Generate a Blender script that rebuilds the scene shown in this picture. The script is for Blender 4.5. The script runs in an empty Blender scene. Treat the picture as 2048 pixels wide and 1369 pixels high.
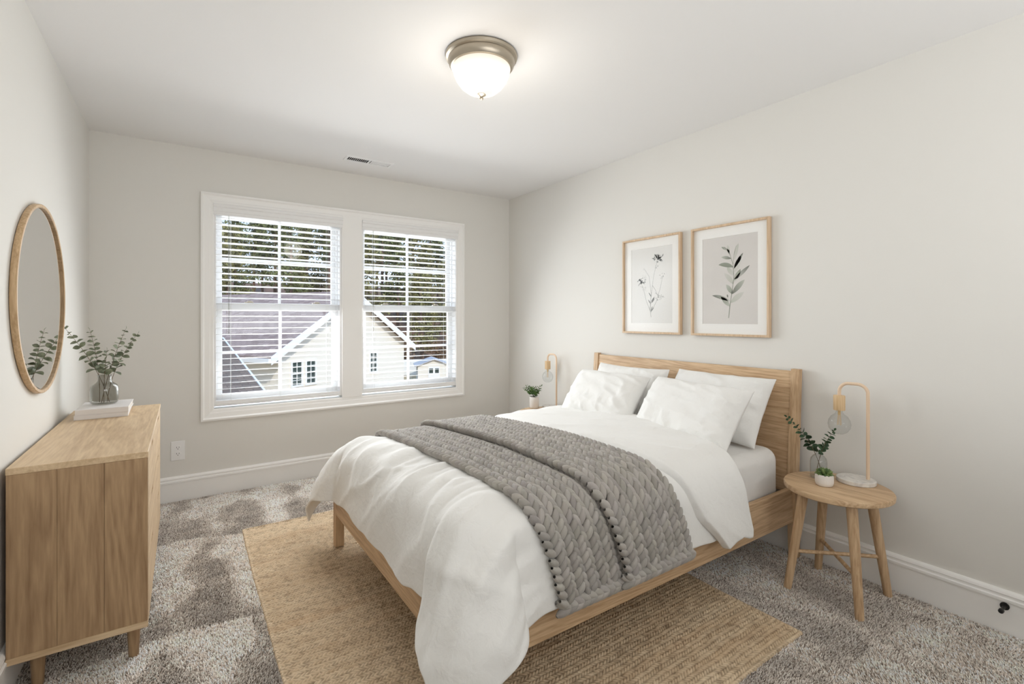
import bpy, math, random
import numpy as np
from mathutils import Vector, Matrix, noise as mnoise

S = bpy.context.scene
C = S.collection
PI = math.pi
random.seed(7)
rng = np.random.default_rng(7)

# ------------------------------------------------------------------ camera
CAM_H = 1.2516
YAW = math.atan(659.0 / 966.0)
cd = bpy.data.cameras.new('camera')
cam = bpy.data.objects.new('camera', cd)
C.objects.link(cam)
cam.location = (0, 0, CAM_H)
cam.rotation_euler = (PI / 2, 0, -YAW)
cd.sensor_width = 36.0
cd.lens = 36.0 * 966.0 / 2048.0
cd.shift_y = -47.5 / 2048.0
cd.clip_start = 0.02
cd.clip_end = 400
S.camera = cam

# ------------------------------------------------------------------ view, world, sun, large lights
S.view_settings.view_transform = 'Standard'
S.view_settings.look = 'None'
S.view_settings.gamma = 1.0
S.view_settings.use_curve_mapping = False
S.view_settings.exposure = 0.64
WIN_E, WIN_IN, HALL_FILL_E, DOME_E, LAMP_E = 10.0, 12.0, 27.0, 0.74, 2.8
S.cycles.use_denoising = True
S.cycles.max_bounces = 10
S.cycles.diffuse_bounces = 6
S.cycles.transparent_max_bounces = 16
S.cycles.sample_clamp_indirect = 6.0
S.cycles.caustics_reflective = False
S.cycles.caustics_refractive = False

W = bpy.data.worlds.new('sky')
S.world = W
W.use_nodes = True
nt = W.node_tree
bg = nt.nodes['Background']
tc = nt.nodes.new('ShaderNodeTexCoord')
sp = nt.nodes.new('ShaderNodeSeparateXYZ')
rp = nt.nodes.new('ShaderNodeValToRGB')
nt.links.new(tc.outputs['Generated'], sp.inputs[0])
nt.links.new(sp.outputs['Z'], rp.inputs[0])
rp.color_ramp.elements[0].position = 0.0
rp.color_ramp.elements[0].color = (0.80, 0.88, 1.0, 1)
rp.color_ramp.elements[1].position = 0.5
rp.color_ramp.elements[1].color = (0.34, 0.58, 1.0, 1)
nt.links.new(rp.outputs[0], bg.inputs['Color'])
bg.inputs['Strength'].default_value = 1.0


def add_light(name, kind, loc, energy, color, direction=None, size=None, size_y=None, spread=180):
    l = bpy.data.lights.new(name, kind)
    l.energy = energy
    l.color = color
    if kind == 'AREA':
        l.shape = 'RECTANGLE'
        l.size = size
        l.size_y = size_y
        l.spread = math.radians(spread)
    elif kind == 'POINT':
        l.shadow_soft_size = size
    elif kind == 'SUN':
        l.angle = 0.009
    o = bpy.data.objects.new(name, l)
    C.objects.link(o)
    o.location = loc
    if direction is not None:
        o.rotation_euler = Vector(direction).to_track_quat('-Z', 'Y').to_euler()
    return o


add_light('sun', 'SUN', (0, -8, 12), 1.55, (1.0, 0.95, 0.87), (0.05, 0.80, -0.60))
# area lights added outside and inside each window opening to stand in for daylight
for wx in (0.62, 1.68):
    add_light('window_fill_light', 'AREA', (wx, 4.34, 1.42), WIN_E, (0.95, 0.98, 1.0), (0.0, -1.0, 0.05), 1.00, 1.55)  # added light beyond the glass, brightening the blinds and the room
    add_light('window_fill_light', 'AREA', (0.70 if wx < 1 else 1.50, 4.010, 1.33), WIN_IN, (0.95, 0.98, 1.0), (0.0, -1.0, -0.50), 0.66, 1.25, 160)  # added fill light inside the room, floating in front of the blinds
# added fill light beyond the doorway behind the camera, aimed up at the ceiling
add_light('hall_fill_light', 'AREA', (1.0, -1.2, 1.25), HALL_FILL_E, (0.97, 0.985, 1.0), (0.0, 0.55, 0.85), 2.4, 1.0)


# ------------------------------------------------------------------ helpers
def tag(o, label=None, cat=None, group=None, kind=None):
    if label: o['label'] = label
    if cat: o['category'] = cat
    if group: o['group'] = group
    if kind: o['kind'] = kind
    return o


def empty(name, loc, label=None, cat=None, group=None, kind=None, rz=0.0):
    o = bpy.data.objects.new(name, None)
    C.objects.link(o)
    o.empty_display_size = 0.1
    o.location = loc
    o.rotation_euler = (0, 0, rz)
    return tag(o, label, cat, group, kind)


class MB:
    def __init__(s):
        s.v = []
        s.f = []

    def add(s, vs, fs):
        n = len(s.v)
        s.v.extend([tuple(map(float, p)) for p in vs])
        s.f.extend([tuple(n + i for i in f) for f in fs])
        return s

    def box(s, x0, y0, z0, x1, y1, z1):
        vs = [(x0, y0, z0), (x1, y0, z0), (x1, y1, z0), (x0, y1, z0), (x0, y0, z1), (x1, y0, z1), (x1, y1, z1), (x0, y1, z1)]
        fs = [(0, 3, 2, 1), (4, 5, 6, 7), (0, 1, 5, 4), (1, 2, 6, 5), (2, 3, 7, 6), (3, 0, 4, 7)]
        return s.add(vs, fs)

    def hexa(s, pts):
        fs = [(0, 3, 2, 1), (4, 5, 6, 7), (0, 1, 5, 4), (1, 2, 6, 5), (2, 3, 7, 6), (3, 0, 4, 7)]
        return s.add(pts, fs)

    def prism(s, poly, ext):
        n = len(poly)
        e = Vector(ext)
        vs = [Vector(p) for p in poly] + [Vector(p) + e for p in poly]
        fs = [tuple(range(n))[::-1], tuple(range(n, 2 * n))]
        for i in range(n):
            j = (i + 1) % n
            fs.append((i, j, n + j, n + i))
        return s.add(vs, fs)

    def lathe(s, prof, n=32, c=(0, 0, 0), caps=True):
        vs = []
        fs = []
        for r, z in prof:
            for k in range(n):
                a = 2 * PI * k / n
                vs.append((c[0] + r * math.cos(a), c[1] + r * math.sin(a), c[2] + z))
        for i in range(len(prof) - 1):
            for k in range(n):
                k2 = (k + 1) % n
                fs.append((i * n + k, i * n + k2, (i + 1) * n + k2, (i + 1) * n + k))
        if caps:
            fs.append(tuple(range(n))[::-1])
            fs.append(tuple((len(prof) - 1) * n + k for k in range(n)))
        return s.add(vs, fs)

    def tube(s, pts, rad, n=10, caps=True):
        pts = [Vector(p) for p in pts]
        m = len(pts)
        if not hasattr(rad, '__len__'):
            rad = [rad] * m
        vs = []
        fs = []
        t0 = (pts[1] - pts[0]).normalized()
        up = Vector((0, 0, 1)) if abs(t0.z) < 0.9 else Vector((1, 0, 0))
        nrm = (up - t0 * up.dot(t0)).normalized()
        for i, p in enumerate(pts):
            if i == 0: t = pts[1] - pts[0]
            elif i == m - 1: t = pts[-1] - pts[-2]
            else: t = pts[i + 1] - pts[i - 1]
            t.normalize()
            nrm = (nrm - t * nrm.dot(t)).normalized()
            b = t.cross(nrm)
            for k in range(n):
                a = 2 * PI * k / n
                vs.append(p + (nrm * math.cos(a) + b * math.sin(a)) * rad[i])
        for i in range(m - 1):
            for k in range(n):
                k2 = (k + 1) % n
                fs.append((i * n + k, i * n + k2, (i + 1) * n + k2, (i + 1) * n + k))
        if caps:
            fs.append(tuple(range(n))[::-1])
            fs.append(tuple((m - 1) * n + k for k in range(n)))
        return s.add(vs, fs)

    def frame(s, origin, u, v, w, wid, hei, prof):
        """mitred moulding round a rectangle; prof = closed list of (inward offset, depth along w)"""
        origin, u, v, w = Vector(origin), Vector(u), Vector(v), Vector(w)
        vs = []
        m = len(prof)
        for ci in range(4):
            for a, d in prof:
                px = a if ci in (0, 3) else wid - a
                py = a if ci in (0, 1) else hei - a
                vs.append(origin + u * px + v * py + w * d)
        fs = []
        for ci in range(4):
            cj = (ci + 1) % 4
            for i in range(m):
                j = (i + 1) % m
                fs.append((ci * m + i, cj * m + i, cj * m + j, ci * m + j))
        return s.add(vs, fs)

    def build(s, name, material, parent=None, smooth=None, bevel=0.0, seg=2, loc=None):
        return mesh_obj(name, s.v, s.f, material, parent, smooth, bevel, seg, loc)


def mesh_obj(name, v, f, material, parent=None, smooth=None, bevel=0.0, seg=2, loc=None):
    me = bpy.data.meshes.new(name)
    me.from_pydata(v, [], f)
    me.validate()
    mats = material if isinstance(material, (list, tuple)) else [material]
    for m in mats:
        me.materials.append(m)
    fix_normals(me)
    if smooth is not None:
        me.polygons.foreach_set('use_smooth', [True] * len(me.polygons))
        if smooth < 180:
            me.set_sharp_from_angle(angle=math.radians(smooth))
    o = bpy.data.objects.new(name, me)
    C.objects.link(o)
    if bevel > 0:
        b = o.modifiers.new('bevel', 'BEVEL')
        b.width = bevel
        b.segments = seg
        b.limit_method = 'ANGLE'
        b.angle_limit = math.radians(40)
    if parent: o.parent = parent
    if loc: o.location = loc
    return o


def fix_normals(me):
    if len(me.polygons) > 60000:
        return
    import bmesh
    bm = bmesh.new()
    bm.from_mesh(me)
    bmesh.ops.recalc_face_normals(bm, faces=bm.faces)
    bm.to_mesh(me)
    bm.free()


def np_mesh(name, V, F, material, parent=None, smooth=True):
    """fast mesh from numpy arrays, F is (n,3) or (n,4)"""
    me = bpy.data.meshes.new(name)
    V = np.asarray(V, dtype=np.float32)
    F = np.asarray(F, dtype=np.int32)
    k = F.shape[1]
    me.vertices.add(len(V))
    me.vertices.foreach_set('co', V.ravel())
    me.loops.add(F.size)
    me.loops.foreach_set('vertex_index', F.ravel())
    me.polygons.add(len(F))
    me.polygons.foreach_set('loop_start', np.arange(0, F.size, k, dtype=np.int32))
    me.polygons.foreach_set('loop_total', np.full(len(F), k, dtype=np.int32))
    me.update(calc_edges=True)
    me.validate()
    if smooth:
        me.polygons.foreach_set('use_smooth', np.ones(len(F), dtype=bool))
    me.materials.append(material)
    o = bpy.data.objects.new(name, me)
    C.objects.link(o)
    if parent: o.parent = parent
    return o


def grid_faces(nu, nv, off=0):
    i, j = np.meshgrid(np.arange(nu - 1), np.arange(nv - 1), indexing='ij')
    a = (i * nv + j).ravel() + off
    return np.stack([a, a + nv, a + nv + 1, a + 1], 1)


def copy_tree(o, parent=None):
    c = o.copy()
    C.objects.link(c)
    c.parent = parent
    for ch in list(o.children):
        copy_tree(ch, c)
    return c


def srgb(r, g, b):
    def f(c):
        c /= 255.0
        return c / 12.92 if c <= 0.04045 else ((c + 0.055) / 1.055) ** 2.4
    return (f(r), f(g), f(b), 1.0)


# ------------------------------------------------------------------ materials
def new_mat(name):
    m = bpy.data.materials.new(name)
    m.use_nodes = True
    n = m.node_tree
    b = n.nodes['Principled BSDF']
    return m, n, b


def N(n, t, **kw):
    x = n.nodes.new(t)
    for k, v in kw.items():
        if k in x.inputs: x.inputs[k].default_value = v
        else: setattr(x, k, v)
    return x


def plain(name, col, rough=0.5, metal=0.0, bump=0.0, bscale=200.0, var=0.0, vscale=3.0, spec=0.5, sheen=0.0):
    m, n, b = new_mat(name)
    b.inputs['Roughness'].default_value = rough
    b.inputs['Metallic'].default_value = metal
    b.inputs['Specular IOR Level'].default_value = spec
    b.inputs['Base Color'].default_value = col
    if sheen:
        b.inputs['Sheen Weight'].default_value = sheen
    tcn = N(n, 'ShaderNodeTexCoord')
    if var:
        no = N(n, 'ShaderNodeTexNoise', Scale=vscale, Detail=5.0)
        n.links.new(tcn.outputs['Object'], no.inputs['Vector'])
        cr = N(n, 'ShaderNodeValToRGB')
        cr.color_ramp.elements[0].position = 0.3
        cr.color_ramp.elements[1].position = 0.7
        cr.color_ramp.elements[0].color = tuple(c * (1 - var) for c in col[:3]) + (1,)
        cr.color_ramp.elements[1].color = tuple(min(1, c * (1 + var)) for c in col[:3]) + (1,)
        n.links.new(no.outputs['Fac'], cr.inputs[0])
        n.links.new(cr.outputs[0], b.inputs['Base Color'])
    if bump:
        no = N(n, 'ShaderNodeTexNoise', Scale=bscale, Detail=3.0)
        n.links.new(tcn.outputs['Object'], no.inputs['Vector'])
        bu = N(n, 'ShaderNodeBump', Strength=bump, Distance=0.002)
        n.links.new(no.outputs['Fac'], bu.inputs['Height'])
        n.links.new(bu.outputs[0], b.inputs['Normal'])
    return m


def wood(name, axis, c_dark, c_light, rough=0.45, stripe=9.0):
    m, n, b = new_mat(name)
    tcn = N(n, 'ShaderNodeTexCoord')
    mp = N(n, 'ShaderNodeMapping')
    sc = [1.0, 1.0, 1.0]
    sc['xyz'.index(axis)] = 0.07
    mp.inputs['Scale'].default_value = sc
    n.links.new(tcn.outputs['Object'], mp.inputs['Vector'])
    n1 = N(n, 'ShaderNodeTexNoise', Scale=stripe, Detail=4.0, Roughness=0.55, Distortion=0.7)
    n2 = N(n, 'ShaderNodeTexNoise', Scale=stripe * 14, Detail=3.0, Roughness=0.6)
    n.links.new(mp.outputs[0], n1.inputs['Vector'])
    n.links.new(mp.outputs[0], n2.inputs['Vector'])
    # cathedral rings out of the broad noise
    mu = N(n, 'ShaderNodeMath', operation='MULTIPLY')
    mu.inputs[1].default_value = 9.0
    n.links.new(n1.outputs['Fac'], mu.inputs[0])
    fr = N(n, 'ShaderNodeMath', operation='PINGPONG')
    fr.inputs[1].default_value = 0.5
    n.links.new(mu.outputs[0], fr.inputs[0])
    mx = N(n, 'ShaderNodeMath', operation='MULTIPLY_ADD')
    mx.inputs[1].default_value = 0.55
    n.links.new(fr.outputs[0], mx.inputs[0])
    m2 = N(n, 'ShaderNodeMath', operation='MULTIPLY')
    m2.inputs[1].default_value = 0.75
    n.links.new(n2.outputs['Fac'], m2.inputs[0])
    n.links.new(m2.outputs[0], mx.inputs[2])
    cr = N(n, 'ShaderNodeValToRGB')
    cr.color_ramp.elements[0].position = 0.22
    cr.color_ramp.elements[0].color = c_dark
    cr.color_ramp.elements[1].position = 0.72
    cr.color_ramp.elements[1].color = c_light
    n.links.new(mx.outputs[0], cr.inputs[0])
    n.links.new(cr.outputs[0], b.inputs['Base Color'])
    b.inputs['Roughness'].default_value = rough
    b.inputs['Specular IOR Level'].default_value = 0.35
    bu = N(n, 'ShaderNodeBump', Strength=0.12, Distance=0.001)
    n.links.new(n2.outputs['Fac'], bu.inputs['Height'])
    n.links.new(bu.outputs[0], b.inputs['Normal'])
    return m


def thin_glass(name, tint=(1, 1, 1, 1), refl=1.0, rough=0.01):
    m = bpy.data.materials.new(name)
    m.use_nodes = True
    n = m.node_tree
    n.nodes.clear()
    out = N(n, 'ShaderNodeOutputMaterial')
    tr = N(n, 'ShaderNodeBsdfTransparent')
    tr.inputs[0].default_value = tint
    gl = N(n, 'ShaderNodeBsdfGlossy')
    gl.inputs['Roughness'].default_value = rough
    lw = N(n, 'ShaderNodeLayerWeight', Blend=0.5)
    pw = N(n, 'ShaderNodeMath', operation='POWER')
    pw.inputs[1].default_value = 4.0
    n.links.new(lw.outputs['Facing'], pw.inputs[0])
    mu = N(n, 'ShaderNodeMath', operation='MULTIPLY_ADD')
    mu.inputs[1].default_value = 0.75 * refl
    mu.inputs[2].default_value = 0.04 * refl
    n.links.new(pw.outputs[0], mu.inputs[0])
    mix = N(n, 'ShaderNodeMixShader')
    n.links.new(mu.outputs[0], mix.inputs[0])
    n.links.new(tr.outputs[0], mix.inputs[1])
    n.links.new(gl.outputs[0], mix.inputs[2])
    n.links.new(mix.outputs[0], out.inputs[0])
    return m


def linen(name, col, scale=900.0, strength=0.25):
    m, n, b = new_mat(name)
    tcn = N(n, 'ShaderNodeTexCoord')
    b.inputs['Base Color'].default_value = col
    b.inputs['Roughness'].default_value = 0.9
    b.inputs['Specular IOR Level'].default_value = 0.15
    b.inputs['Sheen Weight'].default_value = 0.15
    no = N(n, 'ShaderNodeTexNoise', Scale=scale, Detail=2.0)
    n2 = N(n, 'ShaderNodeTexNoise', Scale=26.0, Detail=5.0, Distortion=0.6)
    n.links.new(tcn.outputs['Object'], no.inputs['Vector'])
    n.links.new(tcn.outputs['Object'], n2.inputs['Vector'])
    b1 = N(n, 'ShaderNodeBump', Strength=strength, Distance=0.001)
    b2 = N(n, 'ShaderNodeBump', Strength=0.45, Distance=0.008)
    n.links.new(no.outputs['Fac'], b1.inputs['Height'])
    n.links.new(n2.outputs['Fac'], b2.inputs['Height'])
    n.links.new(b1.outputs[0], b2.inputs['Normal'])
    n.links.new(b2.outputs[0], b.inputs['Normal'])
    return m


def attr_mat(name, attr, rough=0.8, sheen=0.0):
    m, n, b = new_mat(name)
    a = N(n, 'ShaderNodeVertexColor', layer_name=attr)
    n.links.new(a.outputs[0], b.inputs['Base Color'])
    b.inputs['Roughness'].default_value = rough
    b.inputs['Specular IOR Level'].default_value = 0.15
    b.inputs['Sheen Weight'].default_value = sheen
    return m


OAK_D, OAK_L = srgb(172, 138, 104), srgb(216, 187, 151)
M = {}
M['wall'] = plain('wall_paint', srgb(227, 225, 220), 0.85, bump=0.06, bscale=180, spec=0.2)
M['ceil'] = plain('ceiling_paint', srgb(238, 237, 236), 0.9, bump=0.08, bscale=160, spec=0.2)
M['trim'] = plain('white_trim_paint', srgb(246, 245, 243), 0.4, bump=0.02, bscale=60)
M['vinyl'] = plain('white_vinyl', srgb(240, 240, 240), 0.35, bump=0.02, bscale=60)
M['oakx'] = wood('oak_grain_along_x', 'x', OAK_D, OAK_L)
M['oaky'] = wood('oak_grain_along_y', 'y', OAK_D, OAK_L)
M['frame_oak'] = wood('frame_oak', 'z', srgb(190, 162, 130), srgb(220, 194, 164))
M['oakz'] = wood('oak_grain_upright', 'z', OAK_D, OAK_L)
D_D, D_L = srgb(190, 160, 124), srgb(222, 197, 162)
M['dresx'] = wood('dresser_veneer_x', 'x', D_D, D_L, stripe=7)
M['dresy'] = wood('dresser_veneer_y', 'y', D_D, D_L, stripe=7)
M['dresz'] = wood('dresser_veneer_upright_shaded', 'z', srgb(146, 116, 86), srgb(184, 154, 119), stripe=7)  # darker copy of the veneer, the side panels' shade put into its colour
M['linen'] = linen('white_linen', srgb(234, 233, 230))
M['sheet'] = linen('white_cotton_sheet', srgb(230, 228, 225), 1200, 0.12)
M['glass'] = thin_glass('window_glass', (0.97, 0.98, 0.98, 1), 0.45)
M['pglass'] = thin_glass('picture_glass', (1, 1, 1, 1), 0.20, 0.14)
M['vglass'] = thin_glass('smoky_vase_glass', (0.82, 0.82, 0.80, 1), 1.0, 0.07)
M['cglass'] = thin_glass('clear_bottle_glass', (0.93, 0.94, 0.94, 1), 1.0, 0.07)
M['nickel'] = plain('brushed_nickel', srgb(176, 166, 150), 0.38, metal=0.85, bump=0.02, bscale=300)
M['peach'] = plain('pale_blush_metal', srgb(228, 202, 174), 0.4, bump=0.01)
M['white_ceramic'] = plain('white_ceramic', srgb(228, 224, 220), 0.4, bump=0.03, bscale=80)
M['black'] = plain('black_rubber', srgb(22, 22, 20), 0.5, bump=0.02)
M['dark'] = plain('dark_recess', srgb(40, 40, 40), 0.8, bump=0.02)
M['soil'] = plain('potting_soil', srgb(60, 45, 34), 0.95, bump=0.6, bscale=300)
M['mat_board'] = plain('white_mat_board', srgb(240, 239, 236), 0.9, bump=0.03, bscale=500)
M['paper1'] = plain('print_paper', srgb(226, 225, 222), 0.9, bump=0.03, bscale=500, var=0.02)
M['paper2'] = plain('print_paper_grey', srgb(214, 210, 206), 0.9, bump=0.03, bscale=500, var=0.03)
M['book'] = plain('white_book_cover', srgb(226, 222, 220), 0.6, bump=0.04, bscale=400)
M['pages'] = plain('book_pages', srgb(222, 216, 206), 0.9, bump=0.4, bscale=700)
M['cord'] = plain('white_cord', srgb(225, 225, 222), 0.8, bump=0.1)


# marble
def marble():
    m, n, b = new_mat('white_marble')
    tcn = N(n, 'ShaderNodeTexCoord')
    no = N(n, 'ShaderNodeTexNoise', Scale=14.0, Detail=6.0, Distortion=1.8)
    n.links.new(tcn.outputs['Object'], no.inputs['Vector'])
    cr = N(n, 'ShaderNodeValToRGB')
    cr.color_ramp.elements[0].position = 0.35
    cr.color_ramp.elements[0].color = srgb(204, 200, 196)
    cr.color_ramp.elements[1].position = 0.55
    cr.color_ramp.elements[1].color = srgb(226, 222, 216)
    n.links.new(no.outputs['Fac'], cr.inputs[0])
    n.links.new(cr.outputs[0], b.inputs['Base Color'])
    b.inputs['Roughness'].default_value = 0.25
    return m


M['marble'] = marble()


def leaf_mat(name, c1, c2):
    m, n, b = new_mat(name)
    tcn = N(n, 'ShaderNodeTexCoord')
    no = N(n, 'ShaderNodeTexNoise', Scale=40.0, Detail=2.0)
    n.links.new(tcn.outputs['Object'], no.inputs['Vector'])
    cr = N(n, 'ShaderNodeValToRGB')
    cr.color_ramp.elements[0].position = 0.35
    cr.color_ramp.elements[0].color = c1
    cr.color_ramp.elements[1].position = 0.65
    cr.color_ramp.elements[1].color = c2
    n.links.new(no.outputs['Fac'], cr.inputs[0])
    n.links.new(cr.outputs[0], b.inputs['Base Color'])
    b.inputs['Roughness'].default_value = 0.6
    b.inputs['Specular IOR Level'].default_value = 0.3
    return m


M['euca'] = leaf_mat('grey_green_eucalyptus', srgb(96, 104, 82), srgb(146, 152, 128))
M['euca_dark'] = leaf_mat('dark_green_eucalyptus', srgb(38, 58, 40), srgb(66, 90, 62))
M['green'] = leaf_mat('fresh_green_leaf', srgb(50, 78, 36), srgb(96, 126, 66))
M['succ'] = leaf_mat('succulent_green', srgb(66, 92, 50), srgb(128, 146, 88))
M['stem'] = plain('brown_stem', srgb(110, 90, 66), 0.8, bump=0.1)
M['stem_green'] = plain('green_stem', srgb(92, 104, 74), 0.8, bump=0.1)

# ------------------------------------------------------------------ room shell
RX0, RX1, RY0, RY1, H = -0.487, 2.705, -0.45, 4.018, 2.44
T = 0.16


def struct(name, mb, mat, smooth=None, bevel=0.0):
    return tag(mb.build(name, mat, smooth=smooth, bevel=bevel), kind='structure')


# window opening in the far wall
OX0, OX1, OZ0, OZ1 = 0.17, 2.125, 0.60, 2.06
mb = MB()
mb.box(RX0 - T, RY1, -0.2, OX0, RY1 + T, H)
mb.box(OX1, RY1, -0.2, RX1 + T, RY1 + T, H)
mb.box(OX0, RY1, -0.2, OX1, RY1 + T, OZ0)
mb.box(OX0, RY1, OZ1, OX1, RY1 + T, H)
mb.box(1.075, RY1 + 0.002, OZ0, 1.222, RY1 + T, OZ1)
struct('wall_back', mb, M['wall'])
struct('wall_left', MB().box(RX0 - T, -2.2, -0.2, RX0, RY1, H), M['wall'])
struct('wall_right', MB().box(RX1, -2.2, -0.2, RX1 + T, RY1, H), M['wall'])
# wall behind the camera with the wide doorway to the hall
mb = MB()
mb.box(RX0, RY0 - 0.12, 0, -0.35, RY0, H)
mb.box(2.62, RY0 - 0.12, 0, RX1, RY0, H)
mb.box(-0.35, RY0 - 0.12, 2.28, 2.62, RY0, H)
struct('wall_front', mb, M['wall'])
struct('wall_hall', MB().box(RX0, -2.3, -0.2, RX1, -2.2, H), M['wall'])
struct('ceiling', MB().box(RX0 - T, -2.3, H, RX1 + T, RY1 + T, H + 0.2), M['ceil'])


# carpet -----------------------------------------------------------
def carpet_mat():
    m, n, b = new_mat('grey_brown_carpet')
    a = N(n, 'ShaderNodeVertexColor', layer_name='pile')
    n.links.new(a.outputs[0], b.inputs['Base Color'])
    b.inputs['Roughness'].default_value = 0.95
    b.inputs['Specular IOR Level'].default_value = 0.1
    b.inputs['Sheen Weight'].default_value = 0.25
    return m


M['pile'] = carpet_mat()
M['carpet_base'] = plain('carpet_backing', srgb(112, 102, 92), 0.95, bump=0.8, bscale=350, var=0.15, vscale=60)
struct('floor', MB().box(RX0 - T, -2.3, -0.2, RX1 + T, RY1 + T, 0.0), M['carpet_base'])

RUG = (0.283, 0.925, 2.030, 3.235)


def vnoise(x, y, seed=0):
    """cheap smooth value noise on numpy arrays, 0..1"""
    xi = np.floor(x).astype(np.int64)
    yi = np.floor(y).astype(np.int64)
    fx = x - xi
    fy = y - yi
    fx = fx * fx * (3 - 2 * fx)
    fy = fy * fy * (3 - 2 * fy)

    def h(a, b):
        t = (a * 374761393 + b * 668265263 + seed * 1442695041) & 0xffffffff
        t = ((t ^ (t >> 13)) * 1274126177) & 0xffffffff
        return ((t ^ (t >> 16)) & 0xffff) / 65535.0
    return (h(xi, yi) * (1 - fx) + h(xi + 1, yi) * fx) * (1 - fy) + (h(xi, yi + 1) * (1 - fx) + h(xi + 1, yi + 1) * fx) * fy


def build_carpet():
    sx = 0.0052
    xs = np.arange(RX0 + 0.004, RX1 - 0.018, sx)
    ys = np.arange(0.35, RY1 - 0.018, sx)
    X, Y = np.meshgrid(xs, ys, indexing='ij')
    X = X.ravel() + rng.uniform(-.45, .45, X.size) * sx
    Y = Y.ravel() + rng.uniform(-.45, .45, Y.size) * sx
    keep = ~((X > RUG[0] + 0.004) & (X < RUG[2] - 0.004) & (Y > RUG[1] + 0.004) & (Y < RUG[3] - 0.004))
    # what the camera (or a step to its side) can see
    dep = X * math.sin(YAW) + Y * math.cos(YAW)
    lat = X * math.cos(YAW) - Y * math.sin(YAW)
    u = lat / dep
    v = CAM_H / dep
    keep &= (np.abs(u) < 1.35) & (v < 1.0)
    X, Y = X[keep], Y[keep]
    n = len(X)
    # vacuum strokes: the pile lies one way or the other
    wx = X + 0.10 * (vnoise(X * 3, Y * 3, 2) - 0.5)
    wy = Y + 0.35 * (vnoise(X * 2, Y * 2, 3) - 0.5)
    cell = np.floor(wy / 0.78)
    tri = np.abs(((wx + 0.13 * cell) / 0.34) % 1.0 - 0.5) * 2
    st = 0.5 + 0.42 * (tri - (1 - ((wy / 0.78) % 1.0)))
    st = 0.72 * st + 0.28 * vnoise(X * 6, Y * 6, 1)
    ang = np.where(st > 0.52, 2.2, -1.0) + rng.normal(0, 0.7, n)
    lean = 0.35 + 0.25 * rng.random(n)
    hgt = rng.uniform(0.0075, 0.0105, n)
    rad = rng.uniform(0.0022, 0.0034, n)
    tip = np.stack([X + np.cos(ang) * lean * hgt, Y + np.sin(ang) * lean * hgt, hgt], 1)
    a0 = rng.uniform(0, 2 * PI, n)
    V = np.zeros((n, 7, 3))
    for k in range(3):
        a = a0 + k * 2 * PI / 3
        V[:, k] = np.stack([X + rad * np.cos(a), Y + rad * np.sin(a), np.full(n, 0.0005)], 1)
        b = a + 0.5
        mid = np.stack([X, Y, np.zeros(n)], 1) * 0.4 + tip * 0.6
        V[:, 3 + k] = np.stack([mid[:, 0] + rad * 0.85 * np.cos(b), mid[:, 1] + rad * 0.85 * np.sin(b), mid[:, 2]], 1)
    V[:, 6] = tip
    base = np.arange(n) * 7
    F = []
    for k in range(3):
        k2 = (k + 1) % 3
        F.append(np.stack([base + k, base + k2, base + 3 + k2], 1))
        F.append(np.stack([base + k, base + 3 + k2, base + 3 + k], 1))
        F.append(np.stack([base + 3 + k, base + 3 + k2, base + 6], 1))
    F = np.concatenate(F)
    o = np_mesh('carpet_pile', V.reshape(-1, 3), F, M['pile'])
    cols = np.array([srgb(208, 199, 190)[:3], srgb(178, 167, 157)[:3], srgb(228, 221, 213)[:3], srgb(138, 126, 115)[:3]])
    pick = rng.choice(4, n, p=[0.42, 0.26, 0.20, 0.12])
    col = cols[pick]
    tone = 0.84 + 0.46 * np.clip((st - 0.40) / 0.20, 0, 1)  # light and dark look of the leaning pile painted into its colour
    tone *= 0.82 + 0.36 * vnoise(X * 16, Y * 16, 5)
    col = np.clip(col * 1.30 * tone[:, None], 0, 1)
    cc = np.ones((n, 7, 4), dtype=np.float32)
    cc[:, :, :3] = col[:, None, :]
    at = o.data.color_attributes.new('pile', 'FLOAT_COLOR', 'POINT')
    at.data.foreach_set('color', cc.ravel())
    tag(o, 'grey brown carpet pile with vacuum marks covering the bedroom floor', 'carpet', kind='stuff')


build_carpet()


# baseboards ---------------------------------------------------------
def baseboard(name, p0, p1, inward):
    prof = [(0, 0), (0.015, 0), (0.015, 0.128), (0.020, 0.130), (0.020, 0.141), (0.014, 0.145), (0.014, 0.152), (0.017, 0.157), (0.014, 0.165), (0.008, 0.172), (0, 0.172)]
    p0, p1, w = Vector(p0), Vector(p1), Vector(inward)
    mb = MB()
    mb.prism([p0 + w * a + Vector((0, 0, z)) for a, z in prof], p1 - p0)
    struct(name, mb, M['trim'])


baseboard('baseboard_back', (RX0, RY1, 0), (RX1, RY1, 0), (0, -1, 0))
baseboard('baseboard_right', (RX1, RY0, 0), (RX1, RY1, 0), (-1, 0, 0))
baseboard('baseboard_left', (RX0, RY0, 0), (RX0, RY1, 0), (1, 0, 0))

# window casing ------------------------------------------------------
mb = MB()
prof = [(0, 0), (0, 0.026), (0.012, 0.028), (0.018, 0.022), (0.022, 0.019), (0.050, 0.016), (0.058, 0.013), (0.074, 0.011), (0.080, 0.006), (0.080, 0)]
mb.frame((0.105, RY1, 0.530), (1, 0, 0), (0, 0, 1), (0, -1, 0), 2.080, 1.607, prof)
struct('trim_1', mb, M['trim'])
mb = MB()
mb.box(1.068, RY1 - 0.016, 0.606, 1.230, RY1 + 0.004, 2.085)
struct('trim_2', mb, M['trim'], bevel=0.003)


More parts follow.
